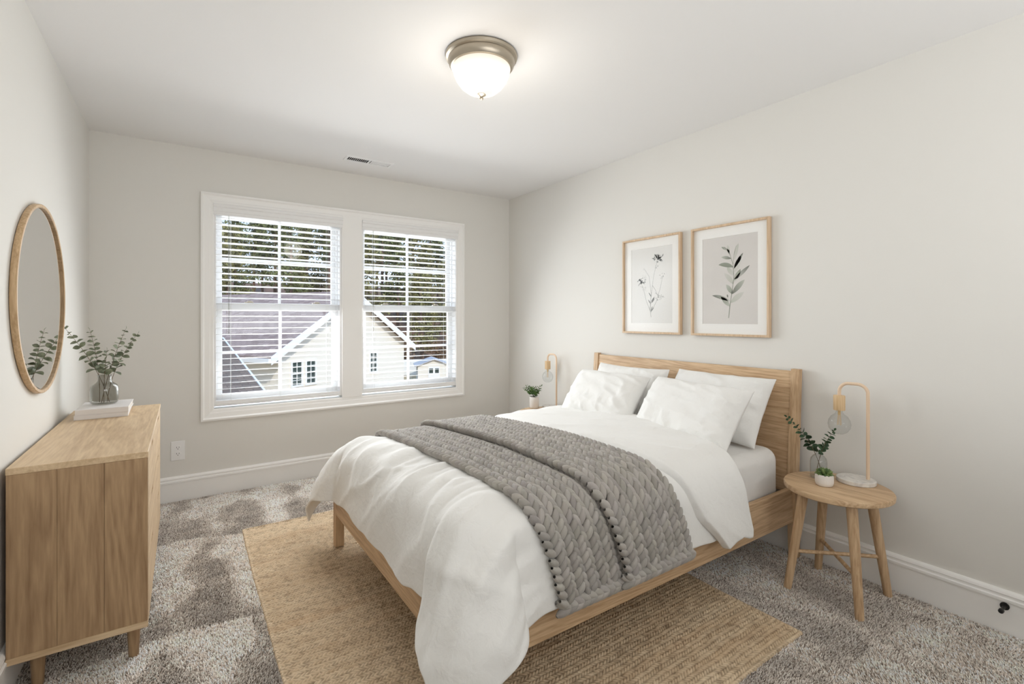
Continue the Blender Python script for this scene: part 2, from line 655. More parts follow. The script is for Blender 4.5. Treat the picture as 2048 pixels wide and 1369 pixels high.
def make_window(idx, x0, x1):
    z0, z1 = 0.628, 2.05
    root = empty('window_%d' % idx, ((x0 + x1) / 2, RY1 + 0.08, z0), kind='structure')
    ox, oy, oz = root.location

    def L(mb): # to local
        mb.v = [(a - ox, b - oy, c - oz) for a, b, c in mb.v]
        return mb
    y0 = RY1 + 0.0
    j = MB()  # jamb liner and stool
    j.frame((x0, y0 + 0.001, z0), (1, 0, 0), (0, 0, 1), (0, 1, 0), x1 - x0, z1 - z0, [(0, 0), (0.014, 0), (0.014, 0.15), (0, 0.15)])
    j.frame((x0 + 0.014, y0 + 0.07, z0 + 0.014), (1, 0, 0), (0, 0, 1), (0, 1, 0), x1 - x0 - 0.028, z1 - z0 - 0.028, [(0, 0), (0.012, 0), (0.012, 0.07), (0, 0.07)])
    L(j).build('jamb', M['vinyl'], root)
    gx0, gx1 = x0 + 0.045, x1 - 0.045
    zm0, zm1 = 1.302, 1.366

    def sash(name, ya, yb, za, zb, rb, rt, zh):
        s = MB()
        s.box(x0 + 0.026, ya, za, gx0 + 0.012, yb, zb)
        s.box(gx1 - 0.012, ya, za, x1 - 0.026, yb, zb)
        s.box(gx0 + 0.012, ya, za, gx1 - 0.012, yb, za + rb)
        s.box(gx0 + 0.012, ya, zb - rt, gx1 - 0.012, yb, zb)
        xm = (gx0 + gx1) / 2
        ym = (ya + yb) / 2
        s.box(xm - 0.010, ym - 0.006, za + rb, xm + 0.010, ym + 0.006, zb - rt)
        s.box(gx0 + 0.012, ym - 0.006, zh - 0.010, xm - 0.010, ym + 0.006, zh + 0.010)
        s.box(xm + 0.010, ym - 0.006, zh - 0.010, gx1 - 0.012, ym + 0.006, zh + 0.010)
        so = L(s).build(name, M['vinyl'], root, bevel=0.002)
        g = MB()
        g.box(gx0 + 0.008, ym - 0.002, za + rb - 0.004, gx1 - 0.008, ym + 0.002, zb - rt + 0.004)
        L(g).build('pane', M['glass'], so)
        return so
    sash('upper_sash', y0 + 0.105, y0 + 0.132, zm0 + 0.005, z1 - 0.026, 0.050, 0.035, 1.690)
    lo = sash('lower_sash', y0 + 0.076, y0 + 0.103, z0 + 0.026, zm1, 0.045, 0.058, 1.000)
    for fx in (0.26, 0.80):
        k = MB()
        xc = x0 + (x1 - x0) * fx
        k.box(xc - 0.030, y0 + 0.082, zm1, xc + 0.030, y0 + 0.104, zm1 + 0.008)
        k.box(xc - 0.012, y0 + 0.080, zm1 + 0.008, xc + 0.022, y0 + 0.096, zm1 + 0.016)
        L(k).build('sash_lock', M['nickel'], lo, bevel=0.002)
    return root


WINS = [(0.182, 1.068), (1.230, 2.118)]
for i, (a, b) in enumerate(WINS):
    make_window(i + 1, a, b)


def make_blind(x0, x1, label):
    root = empty('window_blind', ((x0 + x1) / 2, RY1 + 0.035, 0.64), label, 'blind', 'window blinds')
    w2 = (x1 - x0) / 2
    yc = 0.0
    v = MB()  # moulded valance
    pr = [(0.026, 0), (-0.050, 0), (-0.054, 0.006), (-0.054, 0.022), (-0.058, 0.026), (-0.058, 0.050), (-0.066, 0.058), (-0.066, 0.072), (-0.070, 0.078), (0.026, 0.078)]
    v.prism([(-w2 - 0.010, a, 1.346 + z) for a, z in pr], (2 * w2 + 0.020, 0, 0))
    v.build('valance', M['vinyl'], root)
    n = 30
    sp_ = 0.0440
    for k in range(n):
        z = 1.332 - k * sp_
        s = MB()
        pts = []
        t = 0.125
        prof = []
        for q in range(7):
            a = -0.024 + 0.048 * q / 6
            prof.append((a, -a * t + 0.0012 * (1 - (a / 0.024) ** 2)))
        ring = prof + [(a, z_ - 0.0019) for a, z_ in reversed(prof)]
        s.prism([(-w2 + 0.004, yc + a, z + z_) for a, z_ in ring], (2 * w2 - 0.008, 0, 0))
        s.build('slat', M['vinyl'], root, smooth=35)
    b = MB()
    b.box(-w2 + 0.003, -0.028, 0.000, w2 - 0.003, 0.026, 0.020)
    b.build('bottom_rail', M['vinyl'], root, bevel=0.003)
    for fx in (-0.77, -0.02, 0.77):
        c = MB()
        for yy in (-0.0265, 0.0265):
            c.tube([(fx * w2, yy, 0.018), (fx * w2, yy, 1.35)], 0.0009, 5)
        c.build('ladder_cord', M['cord'], root)
    wd = MB()
    wd.tube([(-w2 + 0.085, -0.040, 1.35), (-w2 + 0.085, -0.042, 0.55)], 0.0042, 8)
    wd.tube([(-w2 + 0.085, -0.042, 0.55), (-w2 + 0.085, -0.042, 0.50)], 0.0062, 8)
    wd.build('tilt_wand', M['vglass'], root)
    return root


make_blind(0.190, 1.062, 'white slatted blind hanging over the left window')
make_blind(1.240, 2.110, 'white slatted blind hanging over the right window')

# ------------------------------------------------------------------ ceiling lamp
lx, ly = 1.118, 1.884
root = empty('ceiling_lamp', (lx, ly, H), 'flush nickel ceiling lamp with lit frosted glass dome', 'ceiling lamp')
MB().lathe([(0.02, 0.0), (0.160, 0.0), (0.163, -0.006), (0.160, -0.016), (0.150, -0.022), (0.151, -0.030), (0.146, -0.046), (0.138, -0.056), (0.130, -0.058), (0.124, -0.050), (0.02, -0.046)], 64).build('lamp_rim', M['nickel'], root, smooth=35)


def dome_mat():
    m, n, b = new_mat('lit_frosted_glass')
    tcn = N(n, 'ShaderNodeTexCoord')
    sx = N(n, 'ShaderNodeSeparateXYZ')
    n.links.new(tcn.outputs['Object'], sx.inputs[0])
    mr = N(n, 'ShaderNodeMapRange')
    mr.inputs['From Min'].default_value = -0.180
    mr.inputs['From Max'].default_value = -0.050
    n.links.new(sx.outputs['Z'], mr.inputs['Value'])
    no = N(n, 'ShaderNodeTexNoise', Scale=9.0, Detail=2.0)
    n.links.new(tcn.outputs['Object'], no.inputs['Vector'])
    cr = N(n, 'ShaderNodeValToRGB')
    e = cr.color_ramp.elements
    e[0].position = 0.0
    e[0].color = (0.86, 0.77, 0.64, 1)
    e[1].position = 1.0
    e[1].color = (0.80, 0.67, 0.52, 1)
    k = cr.color_ramp.elements.new(0.25)
    k.color = (1.0, 0.97, 0.91, 1)
    k = cr.color_ramp.elements.new(0.72)
    k.color = (1.0, 0.95, 0.86, 1)
    n.links.new(mr.outputs[0], cr.inputs[0])
    b.inputs['Base Color'].default_value = (0.05, 0.05, 0.05, 1)
    b.inputs['Roughness'].default_value = 0.25
    n.links.new(cr.outputs[0], b.inputs['Emission Color'])
    b.inputs['Emission Strength'].default_value = DOME_E
    return m


MB().lathe([(0.130, -0.052), (0.131, -0.062), (0.126, -0.085), (0.114, -0.112), (0.096, -0.138), (0.072, -0.158), (0.045, -0.171), (0.012, -0.177)], 64).build('glass_dome', dome_mat(), root, smooth=180)
MB().lathe([(0.003, -0.174), (0.019, -0.174), (0.020, -0.178), (0.010, -0.183), (0.006, -0.188), (0.009, -0.193), (0.006, -0.199), (0.001, -0.201)], 24).build('finial', M['nickel'], root, smooth=50)

add_light('ceiling_lamp_light', 'POINT', (lx, ly, H - 0.36), LAMP_E, (1.0, 0.93, 0.83), size=0.10)

# ceiling vent
root = empty('ceiling_vent', (1.166, 3.632, H), 'white slotted air vent in the ceiling above the window', 'vent')
mb = MB()
mb.frame((-0.178, -0.055, -0.010), (1, 0, 0), (0, 1, 0), (0, 0, 1), 0.356, 0.110, [(0, 0.008), (0.003, 0.004), (0.019, 0.004), (0.019, 0.010), (0, 0.010)])
mb.box(-0.006, -0.036, -0.006, 0.006, 0.036, -0.001)
mb.build('vent_frame', M['vinyl'], root)
MB().box(-0.153, -0.038, -0.0012, 0.153, 0.038, -0.0002).build('dark_duct_plate', M['dark'], root)  # dark plate below the solid ceiling, painted as the unlit duct
for k in range(22):
    s = MB()
    x = -0.144 + 0.288 * k / 21
    if abs(x) < 0.010: continue
    d = -0.0042 if x > 0 else 0.0030
    s.hexa([(x - d - .0006, -0.036, -0.0055), (x - d + .0006, -0.036, -0.0055), (x - d + .0006, 0.036, -0.0055), (x - d - .0006, 0.036, -0.0055),
            (x + d - .0006, -0.036, -0.0015), (x + d + .0006, -0.036, -0.0015), (x + d + .0006, 0.036, -0.0015), (x + d - .0006, 0.036, -0.0015)])
    s.build('louver', M['vinyl'], root)

# wall outlet
root = empty('wall_outlet', (-0.026, RY1, 0.345), 'white double wall outlet between the dresser and the bed', 'outlet')
MB().box(-0.040, -0.006, -0.066, 0.040, 0, 0.066).build('cover_plate', M['vinyl'], root, bevel=0.003)
for dz in (0.021, -0.021):
    r = MB()
    pts = []
    for k in range(24):
        a = 2 * PI * k / 24
        pts.append((0.018 * math.cos(a), -0.0085, dz + max(-0.0145, min(0.0145, 0.018 * math.sin(a)))))
    r.prism(pts, (0, 0.004, 0))
    ro = r.build('receptacle', M['vinyl'], root)
    h = MB()
    h.box(-0.0080, -0.0090, dz - 0.001, -0.0055, -0.0084, dz + 0.008)
    h.box(0.0055, -0.0090, dz - 0.0005, 0.0080, -0.0084, dz + 0.007)
    h.prism([(0.0026 * math.cos(a * PI / 6), -0.0090, dz - 0.0075 + 0.0026 * math.sin(a * PI / 6)) for a in range(12)], (0, 0.0006, 0))
    h.build('slot', M['dark'], ro)

# door stop on the right baseboard
root = empty('door_stop', (RX1 - 0.015, 0.48, 0.112), 'black door stop on the white baseboard at right', 'door stop')
mb = MB()
for pts, rr in (([(0, 0, 0), (-0.006, 0, 0)], 0.014),):
    mb.tube(pts, rr, 20)
mb.build('base_cup', M['black'], root, smooth=40)
MB().tube([(-0.004, 0, 0), (-0.050, 0, 0)], [0.007, 0.0045], 12).build('stop_rod', M['black'], root, smooth=40)
MB().tube([(-0.048, 0, 0), (-0.052, 0, 0), (-0.064, 0, 0), (-0.068, 0, 0)], [0.006, 0.0085, 0.0085, 0.006], 14).build('rubber_tip', M['black'], root, smooth=40)

# ------------------------------------------------------------------ round mirror
MC = (RX0, 2.722, 1.330)
root = empty('round_mirror', MC, 'round wall mirror with deep oak frame above the dresser', 'mirror')


def ringlathe_x(prof, n=96):
    vs, fs = [], []
    m = len(prof)
    for k in range(n):
        a = 2 * PI * k / n
        for r, x in prof:
            vs.append((x, (r + 0.032) * math.cos(a), r * math.sin(a)))
    for k in range(n):
        k2 = (k + 1) % n
        for i in range(m):
            j = (i + 1) % m
            fs.append((k * m + i, k2 * m + i, k2 * m + j, k * m + j))
    b = MB()
    b.add(vs, fs)
    return b


mo = ringlathe_x([(0.381, 0.002), (0.383, 0.005), (0.383, 0.019), (0.381, 0.021), (0.371, 0.021), (0.369, 0.019), (0.369, 0.008), (0.369, 0.002)]).build('mirror_frame', wood('mirror_oak', 'z', srgb(176, 144, 106), srgb(214, 184, 146), stripe=12), root, smooth=40)
mm, nn, bb = new_mat('mirror_silver')
bb.inputs['Metallic'].default_value = 1.0
bb.inputs['Roughness'].default_value = 0.015
bb.inputs['Base Color'].default_value = (0.90, 0.90, 0.90, 1)
mb = MB()
mb.prism([(0.008, 0.402 * math.cos(2 * PI * k / 96), 0.370 * math.sin(2 * PI * k / 96)) for k in range(96)], (0.004, 0, 0))
mb.build('mirror_glass', mm, root)

# ------------------------------------------------------------------ dresser
DX0, DX1, DY0, DY1, DZ0, DZ1 = -0.471, -0.104, 2.200, 3.392, 0.128, 0.766
root = empty('dresser', ((DX0 + DX1) / 2, (DY0 + DY1) / 2, 0), 'light oak dresser with slotted drawer fronts against the left wall', 'dresser')
ox, oy = root.location.x, root.location.y


def lbox(x0, y0, z0, x1, y1, z1):
    return MB().box(x0 - ox, y0 - oy, z0, x1 - ox, y1 - oy, z1)


lbox(DX0, DY0, DZ1 - 0.022, DX1 + 0.001, DY1, DZ1).build('top_panel', M['dresy'], root, bevel=0.0015)
lbox(DX0, DY0, DZ0, DX1, DY1, DZ0 + 0.022).build('bottom_panel', M['dresx'], root, bevel=0.0015)
for ya in (DY0 + 0.0015, DY1 - 0.0215):
    mb = MB()
    for k in range(3):  # three upright boards
        a = DX0 + 0.001 + (DX1 - 0.001 - DX0) * k / 3
        b = DX0 + 0.001 + (DX1 - 0.001 - DX0) * (k + 1) / 3 - 0.0006
        mb.box(a - ox, ya - oy, DZ0 + 0.0222, b - ox, ya + 0.020 - oy, DZ1 - 0.0222)
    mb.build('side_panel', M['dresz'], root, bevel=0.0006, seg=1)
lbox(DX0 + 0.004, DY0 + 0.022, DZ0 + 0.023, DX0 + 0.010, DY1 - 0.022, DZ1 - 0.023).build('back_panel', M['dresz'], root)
rows, cols_ = 3, 2
zz0, zz1 = DZ0 + 0.0235, DZ1 - 0.0235
yy0, yy1 = DY0 + 0.0225, DY1 - 0.0225
for r in range(rows):
    for c in range(cols_):
        za = zz0 + (zz1 - zz0) * r / rows + 0.0015
        zb = zz0 + (zz1 - zz0) * (r + 1) / rows - 0.0015
        ya = yy0 + (yy1 - yy0) * c / cols_ + 0.001
        yb = yy0 + (yy1 - yy0) * (c + 1) / cols_ - 0.001
        yc = (ya + yb) / 2
        mb = MB()
        # front board with a notched grip in its top edge
        poly = [(ya, za), (yb, za), (yb, zb), (yc + 0.055, zb), (yc + 0.048, zb - 0.018), (yc - 0.048, zb - 0.018), (yc - 0.055, zb), (ya, zb)]
        mb.prism([(DX1 - 0.018 - ox, p[0] - oy, p[1]) for p in poly], (0.018, 0, 0))
        dr = mb.build('drawer', M['dresy'], root)
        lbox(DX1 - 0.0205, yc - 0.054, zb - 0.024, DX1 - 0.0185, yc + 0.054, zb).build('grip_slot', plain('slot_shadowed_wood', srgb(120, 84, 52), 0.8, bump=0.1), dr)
        lbox(DX0 + 0.03, ya + 0.012, za + 0.01, DX1 - 0.021, yb - 0.012, zb - 0.03).build('drawer_box', M['dresx'], dr)
for xa in (DX0 + 0.065, DX1 - 0.045):
    for ya in (DY0 + 0.065, DY1 - 0.065):
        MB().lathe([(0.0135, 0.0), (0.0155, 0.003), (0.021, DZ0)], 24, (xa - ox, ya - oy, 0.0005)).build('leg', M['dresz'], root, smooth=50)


# books and vase on the dresser
def book(x0, y0, x1, y1, z0, z1, rz, label):
    cx_, cy_ = (x0 + x1) / 2, (y0 + y1) / 2
    r = empty('book', (cx_, cy_, z0), label, 'book', rz=rz)
    hx, hy, hz = (x1 - x0) / 2, (y1 - y0) / 2, z1 - z0
    mb = MB()
    mb.box(-hx, -hy, 0, hx, hy, 0.0025)
    mb.box(-hx, -hy, hz - 0.0025, hx, hy, hz)
    mb.box(-hx, -hy, 0.0025, hx, -hy + 0.003, hz - 0.0025)
    mb.build('cover', M['book'], r, bevel=0.0008, seg=1)
    MB().box(-hx + 0.004, -hy + 0.003, 0.0025, hx - 0.004, hy - 0.004, hz - 0.0025).build('pages', M['pages'], r)
    return r


book(-0.428, 3.055, -0.226, 3.325, 0.7665, 0.788, 0.02, 'white book lying on the dresser under the other book')
book(-0.420, 3.055, -0.220, 3.325, 0.7882, 0.814, -0.01, 'white book lying on top of the other, under the vase')

VX, VY, VZ = -0.330, 3.215, 0.8145
root = empty('glass_vase', (VX, VY, VZ), 'smoky glass bottle vase on the two white books', 'vase')
vp = [(0.002, 0.005), (0.050, 0.0045), (0.055, 0.009), (0.057, 0.018), (0.0575, 0.078), (0.055, 0.090), (0.048, 0.099), (0.038, 0.106), (0.031, 0.114), (0.0285, 0.124), (0.0280, 0.150)]
mb = MB()
mb.lathe(vp + [(r - 0.003, z + 0.0004) for r, z in reversed(vp[1:])] , 40, caps=False)
mb.build('vase_body', M['vglass'], root, smooth=180)


def leaf_geo(mb, base, direction, up, L_, W_, bend=0.25, n=5):
    """one leaf blade with a fold along the midrib"""
    d = Vector(direction).normalized()
    u = Vector(up)
    u = (u - d * u.dot(d)).normalized()
    s = d.cross(u)
    vs, fs = [], []
    for i in range(n + 1):
        t = i / n
        w = W_ * 0.5 * (math.sin(PI * min(1, t * 0.96 + 0.04)) ** 0.75)
        c = Vector(base) + d * (L_ * t) - u * (bend * L_ * t * t)
        vs += [c - s * w + u * (w * 0.25), c, c + s * w + u * (w * 0.25)]
    for i in range(n):
        a = i * 3
        fs += [(a, a + 1, a + 4, a + 3), (a + 1, a + 2, a + 5, a + 4)]
    mb.add(vs, fs)


def sprig(stem, leaf, p0, p1, p2, n, size, seed, start=0.3, aspect=0.8, rad=0.0013):
    """stem along a quadratic curve, opposite round leaves"""
    r = random.Random(seed)
    p0, p1, p2 = Vector(p0), Vector(p1), Vector(p2)
    P = lambda t: p0 * (1 - t) ** 2 + p1 * 2 * t * (1 - t) + p2 * t * t
    stem.tube([P(i / 14) for i in range(15)], [rad * (1.25 - 0.8 * i / 14) for i in range(15)], 6)
    for i in range(n):
        t = start + (1 - start) * (i + 0.4) / n
        p = P(t)
        tan = (P(min(1, t + .02)) - P(t - .02)).normalized()
        side = tan.cross(Vector((r.uniform(-1, 1), r.uniform(-1, 1), 0.2))).normalized()
        sz = size * (1.0 - 0.55 * (i / n)) * r.uniform(0.85, 1.15)
        for sgn in (1, -1):
            d = side * sgn + tan * r.uniform(0.15, 0.6) + Vector((0, 0, r.uniform(-0.2, 0.25)))
            leaf_geo(leaf, p, d, tan * 0.5 + Vector((r.uniform(-.9, .9), r.uniform(-1.3, 0.2), 0.3)), sz, sz * aspect, r.uniform(0.0, 0.35))
    leaf_geo(leaf, p2, (p2 - p1), Vector((1, 0, 0.3)), size * 0.45, size * 0.3)


root = empty('eucalyptus_bunch', (VX, VY, VZ + 0.006), 'grey green eucalyptus stems standing in the smoky vase', 'plant')
stem, leaf = MB(), MB()
sprig(stem, leaf, (0.020, 0.0, 0.002), (-0.020, 0.00, 0.19), (-0.155, -0.02, 0.395), 10, 0.040, 1, 0.42)
sprig(stem, leaf, (-0.020, 0.010, 0.002), (-0.015, 0.02, 0.18), (-0.060, 0.03, 0.37), 10, 0.040, 2, 0.42)
sprig(stem, leaf, (-0.010, -0.010, 0.002), (0.020, 0.0, 0.19), (0.085, 0.01, 0.375), 10, 0.038, 3, 0.42)
sprig(stem, leaf, (0.010, 0.020, 0.002), (0.020, 0.02, 0.17), (0.135, 0.0, 0.350), 10, 0.038, 4, 0.42)
sprig(stem, leaf, (0.000, -0.020, 0.002), (0.00, -0.02, 0.15), (0.015, -0.05, 0.27), 7, 0.036, 5, 0.5)
stem.build('stems', M['stem'], root, smooth=60)
leaf.build('leaves', M['euca'], root, smooth=60)

# ------------------------------------------------------------------ framed prints
PX = RX1 - 0.004


def picture(y0, y1, z0, z1, label, paper, draw):
    r = empty('framed_print', (PX, (y0 + y1) / 2, (z0 + z1) / 2), label, 'picture')
    w, h = y1 - y0, z1 - z0
    # local: u = -y (left to right as seen), v = z, depth = -x
    O = (0, w / 2, -h / 2)
    U, V_, D = (0, -1, 0), (0, 0, 1), (-1, 0, 0)
    mb = MB()
    mb.frame(O, U, V_, D, w, h, [(0, 0), (0, 0.026), (0.0015, 0.0275), (0.0115, 0.0275), (0.013, 0.026), (0.013, 0)])
    mb.build('frame', M['frame_oak'], r)
    MB().box(-0.006, -w / 2 + 0.012, -h / 2 + 0.012, -0.002, w / 2 - 0.012, h / 2 - 0.012).build('backing_board', M['dark'], r)
    mb = MB()
    bw = 0.072
    mb.frame((-0.0065, w / 2 - 0.013, -h / 2 + 0.013), U, V_, D, w - 0.026, h - 0.026, [(0, 0), (0, 0.003), (bw - 0.013, 0.003), (bw - 0.0115, 0.0), ])
    mb.build('mat_board', M['mat_board'], r)
    pr = MB().box(-0.0072, -w / 2 + bw - 0.002, -h / 2 + bw - 0.002, -0.0062, w / 2 - bw + 0.002, h / 2 - bw + 0.002).build('print', paper, r)
    draw(pr, w - 2 * bw, h - 2 * bw)
    MB().box(-0.0185, -w / 2 + 0.012, -h / 2 + 0.012, -0.0170, w / 2 - 0.012, h / 2 - 0.012).build('glass', M['pglass'], r)
    return r


M['ink'] = attr_mat('watercolour_ink', 'ink', 0.95)


def ink_obj(polys, parent):
    """polys: list of (outline points [(a,b)], colour per point); a to the right, b up"""
    V, F, Cc = [], [], []
    for pts, cols in polys:
        n0 = len(V)
        for (a, b), c in zip(pts, cols):
            V.append((-0.00745, -a, b))
            Cc.append(tuple(c[:3]) + (1,))
        m = len(pts) // 2
        for i in range(m - 1):
            F.append((n0 + 2 * i, n0 + 2 * i + 1, n0 + 2 * i + 3, n0 + 2 * i + 2))
    o = mesh_obj('drawing', V, F, M['ink'], parent)
    at = o.data.color_attributes.new('ink', 'FLOAT_COLOR', 'POINT')
    at.data.foreach_set('color', np.array(Cc, dtype=np.float32).ravel())
    return o


def blade(polys, x, y, ang, L_, W_, c0, c1, curve=0.0, n=10, sharp=1.0):
    pts, cols = [], []
    for i in range(n + 1):
        t = i / n
        a = ang + curve * t
        px = x + L_ * t * math.cos(ang + curve * t * .5)
        py = y + L_ * t * math.sin(ang + curve * t * .5)
        w = W_ * 0.5 * (math.sin(PI * t ** sharp) ** 0.8 if 0 < t < 1 else 0.02)
        pts += [(px - w * math.sin(a), py + w * math.cos(a)), (px + w * math.sin(a), py - w * math.cos(a))]
        k = t
        c = [c0[j] * (1 - k) + c1[j] * k for j in range(3)]
        cols += [c, [q * 0.85 + 0.08 for q in c]]
    polys.append((pts, cols))


def line(polys, pts_, w0, w1, c):
    pts, cols = [], []
    n = len(pts_)
    for i, (x, y) in enumerate(pts_):
        a = pts_[min(n - 1, i + 1)]
        b = pts_[max(0, i - 1)]
        dx, dy = a[0] - b[0], a[1] - b[1]
        l = math.hypot(dx, dy) or 1
        w = (w0 + (w1 - w0) * i / (n - 1)) / 2
        pts += [(x - dy / l * w, y + dx / l * w), (x + dy / l * w, y - dx / l * w)]
        cols += [c, c]
    polys.append((pts, cols))


G1, G2, G3, G4 = srgb(142, 148, 134), srgb(190, 192, 181), srgb(108, 112, 102), srgb(206, 205, 198)


def draw_branch(pr, w, h):
    P = []
    spine = [(-0.005 * w, -0.43 * h), (0.02 * w, -0.28 * h), (0.06 * w, -0.12 * h), (0.09 * w, 0.04 * h), (0.07 * w, 0.18 * h), (0.01 * w, 0.30 * h), (-0.08 * w, 0.38 * h)]
    sp2 = []
    for i in range(len(spine) - 1):
        for k in range(4):
            t = k / 4
            sp2.append((spine[i][0] * (1 - t) + spine[i + 1][0] * t, spine[i][1] * (1 - t) + spine[i + 1][1] * t))
    sp2.append(spine[-1])
    line(P, sp2, 0.0042, 0.002, G1)
    line(P, [(0.075 * w, 0.17 * h), (0.09 * w, 0.28 * h), (0.13 * w, 0.38 * h)], 0.002, 0.0012, G1)
    L_ = [  # x,y, angle deg, len, width, c0, c1, curve
        (0.015, -0.30, 128, 0.20, 0.050, G2, G1, 0.2), (0.02, -0.24, 152, 0.30, 0.040, G2, G3, 0.35), (0.03, -0.26, 42, 0.25, 0.060, G2, G4, -0.2),
        (0.06, -0.16, 118, 0.17, 0.048, G1, G2, 0.2), (0.06, -0.16, 52, 0.27, 0.056, G3, G2, -0.2), (0.08, -0.05, 122, 0.22, 0.050, G2, G4, 0.3),
        (0.085, -0.02, 56, 0.20, 0.046, G2, G1, 0.1), (0.09, 0.0, 36, 0.30, 0.040, G4, G3, 0.1), (0.09, 0.05, 140, 0.17, 0.046, G4, G2, -0.4),
        (0.09, 0.08, 62, 0.26, 0.060, G4, G4, 0.2), (0.08, 0.14, 150, 0.24, 0.048, G1, G1, 0.6), (0.085, 0.12, 60, 0.26, 0.036, G2, G3, -0.1),
        (0.04, 0.24, 162, 0.16, 0.034, G3, G2, 0.2), (0.02, 0.28, 112, 0.12, 0.026, G4, G2, 0.2), (0.10, 0.22, 84, 0.24, 0.042, G4, G2, -0.3),
        (-0.04, 0.34, 140, 0.10, 0.024, G2, G1, 0.2), (0.0, 0.30, 95, 0.13, 0.030, G2, G4, 0.2), (-0.02, -0.20, 100, 0.05, 0.016, G1, G3, 0.0)]
    for x, y, a, l, wd, c0, c1, cv in L_:
        blade(P, x * w, y * h, math.radians(a), l * h * 0.78, wd * h * 1.05, c0, c1, cv)
    ink_obj(P, pr)


def draw_flowers(pr, w, h):
    P = []
    g, gl, dk = srgb(150, 152, 148), srgb(190, 191, 188), srgb(118, 119, 117)
    r = random.Random(4)
    stems = [[(0.0, -0.42), (-0.03, -0.30), (0.02, -0.05), (0.06, 0.12), (0.16, 0.34)], [(-0.02, -0.34), (-0.12, -0.2), (-0.20, -0.02), (-0.26, 0.05)],
             [(-0.02, -0.32), (0.0, -0.1), (-0.05, 0.12), (-0.16, 0.22)], [(-0.01, -0.36), (0.12, -0.22), (0.22, -0.04), (0.27, 0.10)], [(0.03, 0.0), (0.10, -0.06), (0.17, -0.16)], [(0.10, -0.1), (0.2, -0.14), (0.26, -0.16)]]
    for s in stems:
        sm = []
        for i in range(len(s) - 1):
            for k in range(4):
                t = k / 4
                sm.append(((s[i][0] * (1 - t) + s[i + 1][0] * t) * w, (s[i][1] * (1 - t) + s[i + 1][1] * t) * h))
        sm.append((s[-1][0] * w, s[-1][1] * h))
        line(P, sm, 0.0024, 0.0014, g)
    heads = [(0.16, 0.35, 0.085, 44, dk), (-0.26, 0.06, 0.075, 34, dk), (-0.18, 0.12, 0.04, 8, gl), (0.12, 0.24, 0.045, 9, gl), (0.27, 0.11, 0.05, 9, g), (0.17, -0.17, 0.055, 8, g), (0.26, -0.15, 0.05, 8, g), (-0.16, 0.22, 0.03, 6, gl), (-0.2, -0.02, 0.05, 9, gl)]
    for x, y, R, n, c in heads:
        for k in range(n):
            a = r.uniform(0, 2 * PI)
            rr = R * h * r.uniform(0.0, 0.9)
            blade(P, x * w + rr * math.cos(a), y * h + 0.7 * rr * math.sin(a), r.uniform(0, 2 * PI), R * h * r.uniform(0.25, 0.5), R * h * r.uniform(0.12, 0.24), c, gl, 0.4)
    for k in range(7):
        t = r.uniform(0, 1)
        blade(P, (-0.02 + 0.03 * t) * w, (-0.38 + 0.25 * t) * h, math.radians(r.choice([40, 60, 120, 140])), 0.08 * h, 0.014 * h, g, dk, 0.2)
    ink_obj(P, pr)


picture(1.981, 2.480, 1.144, 1.816, 'narrow oak framed print of faint grey flowers, the one nearer the window', M['paper1'], draw_flowers)
picture(1.403, 1.900, 1.144, 1.816, 'oak framed print of a grey green leafy branch, right of the flower print', M['paper2'], draw_branch)

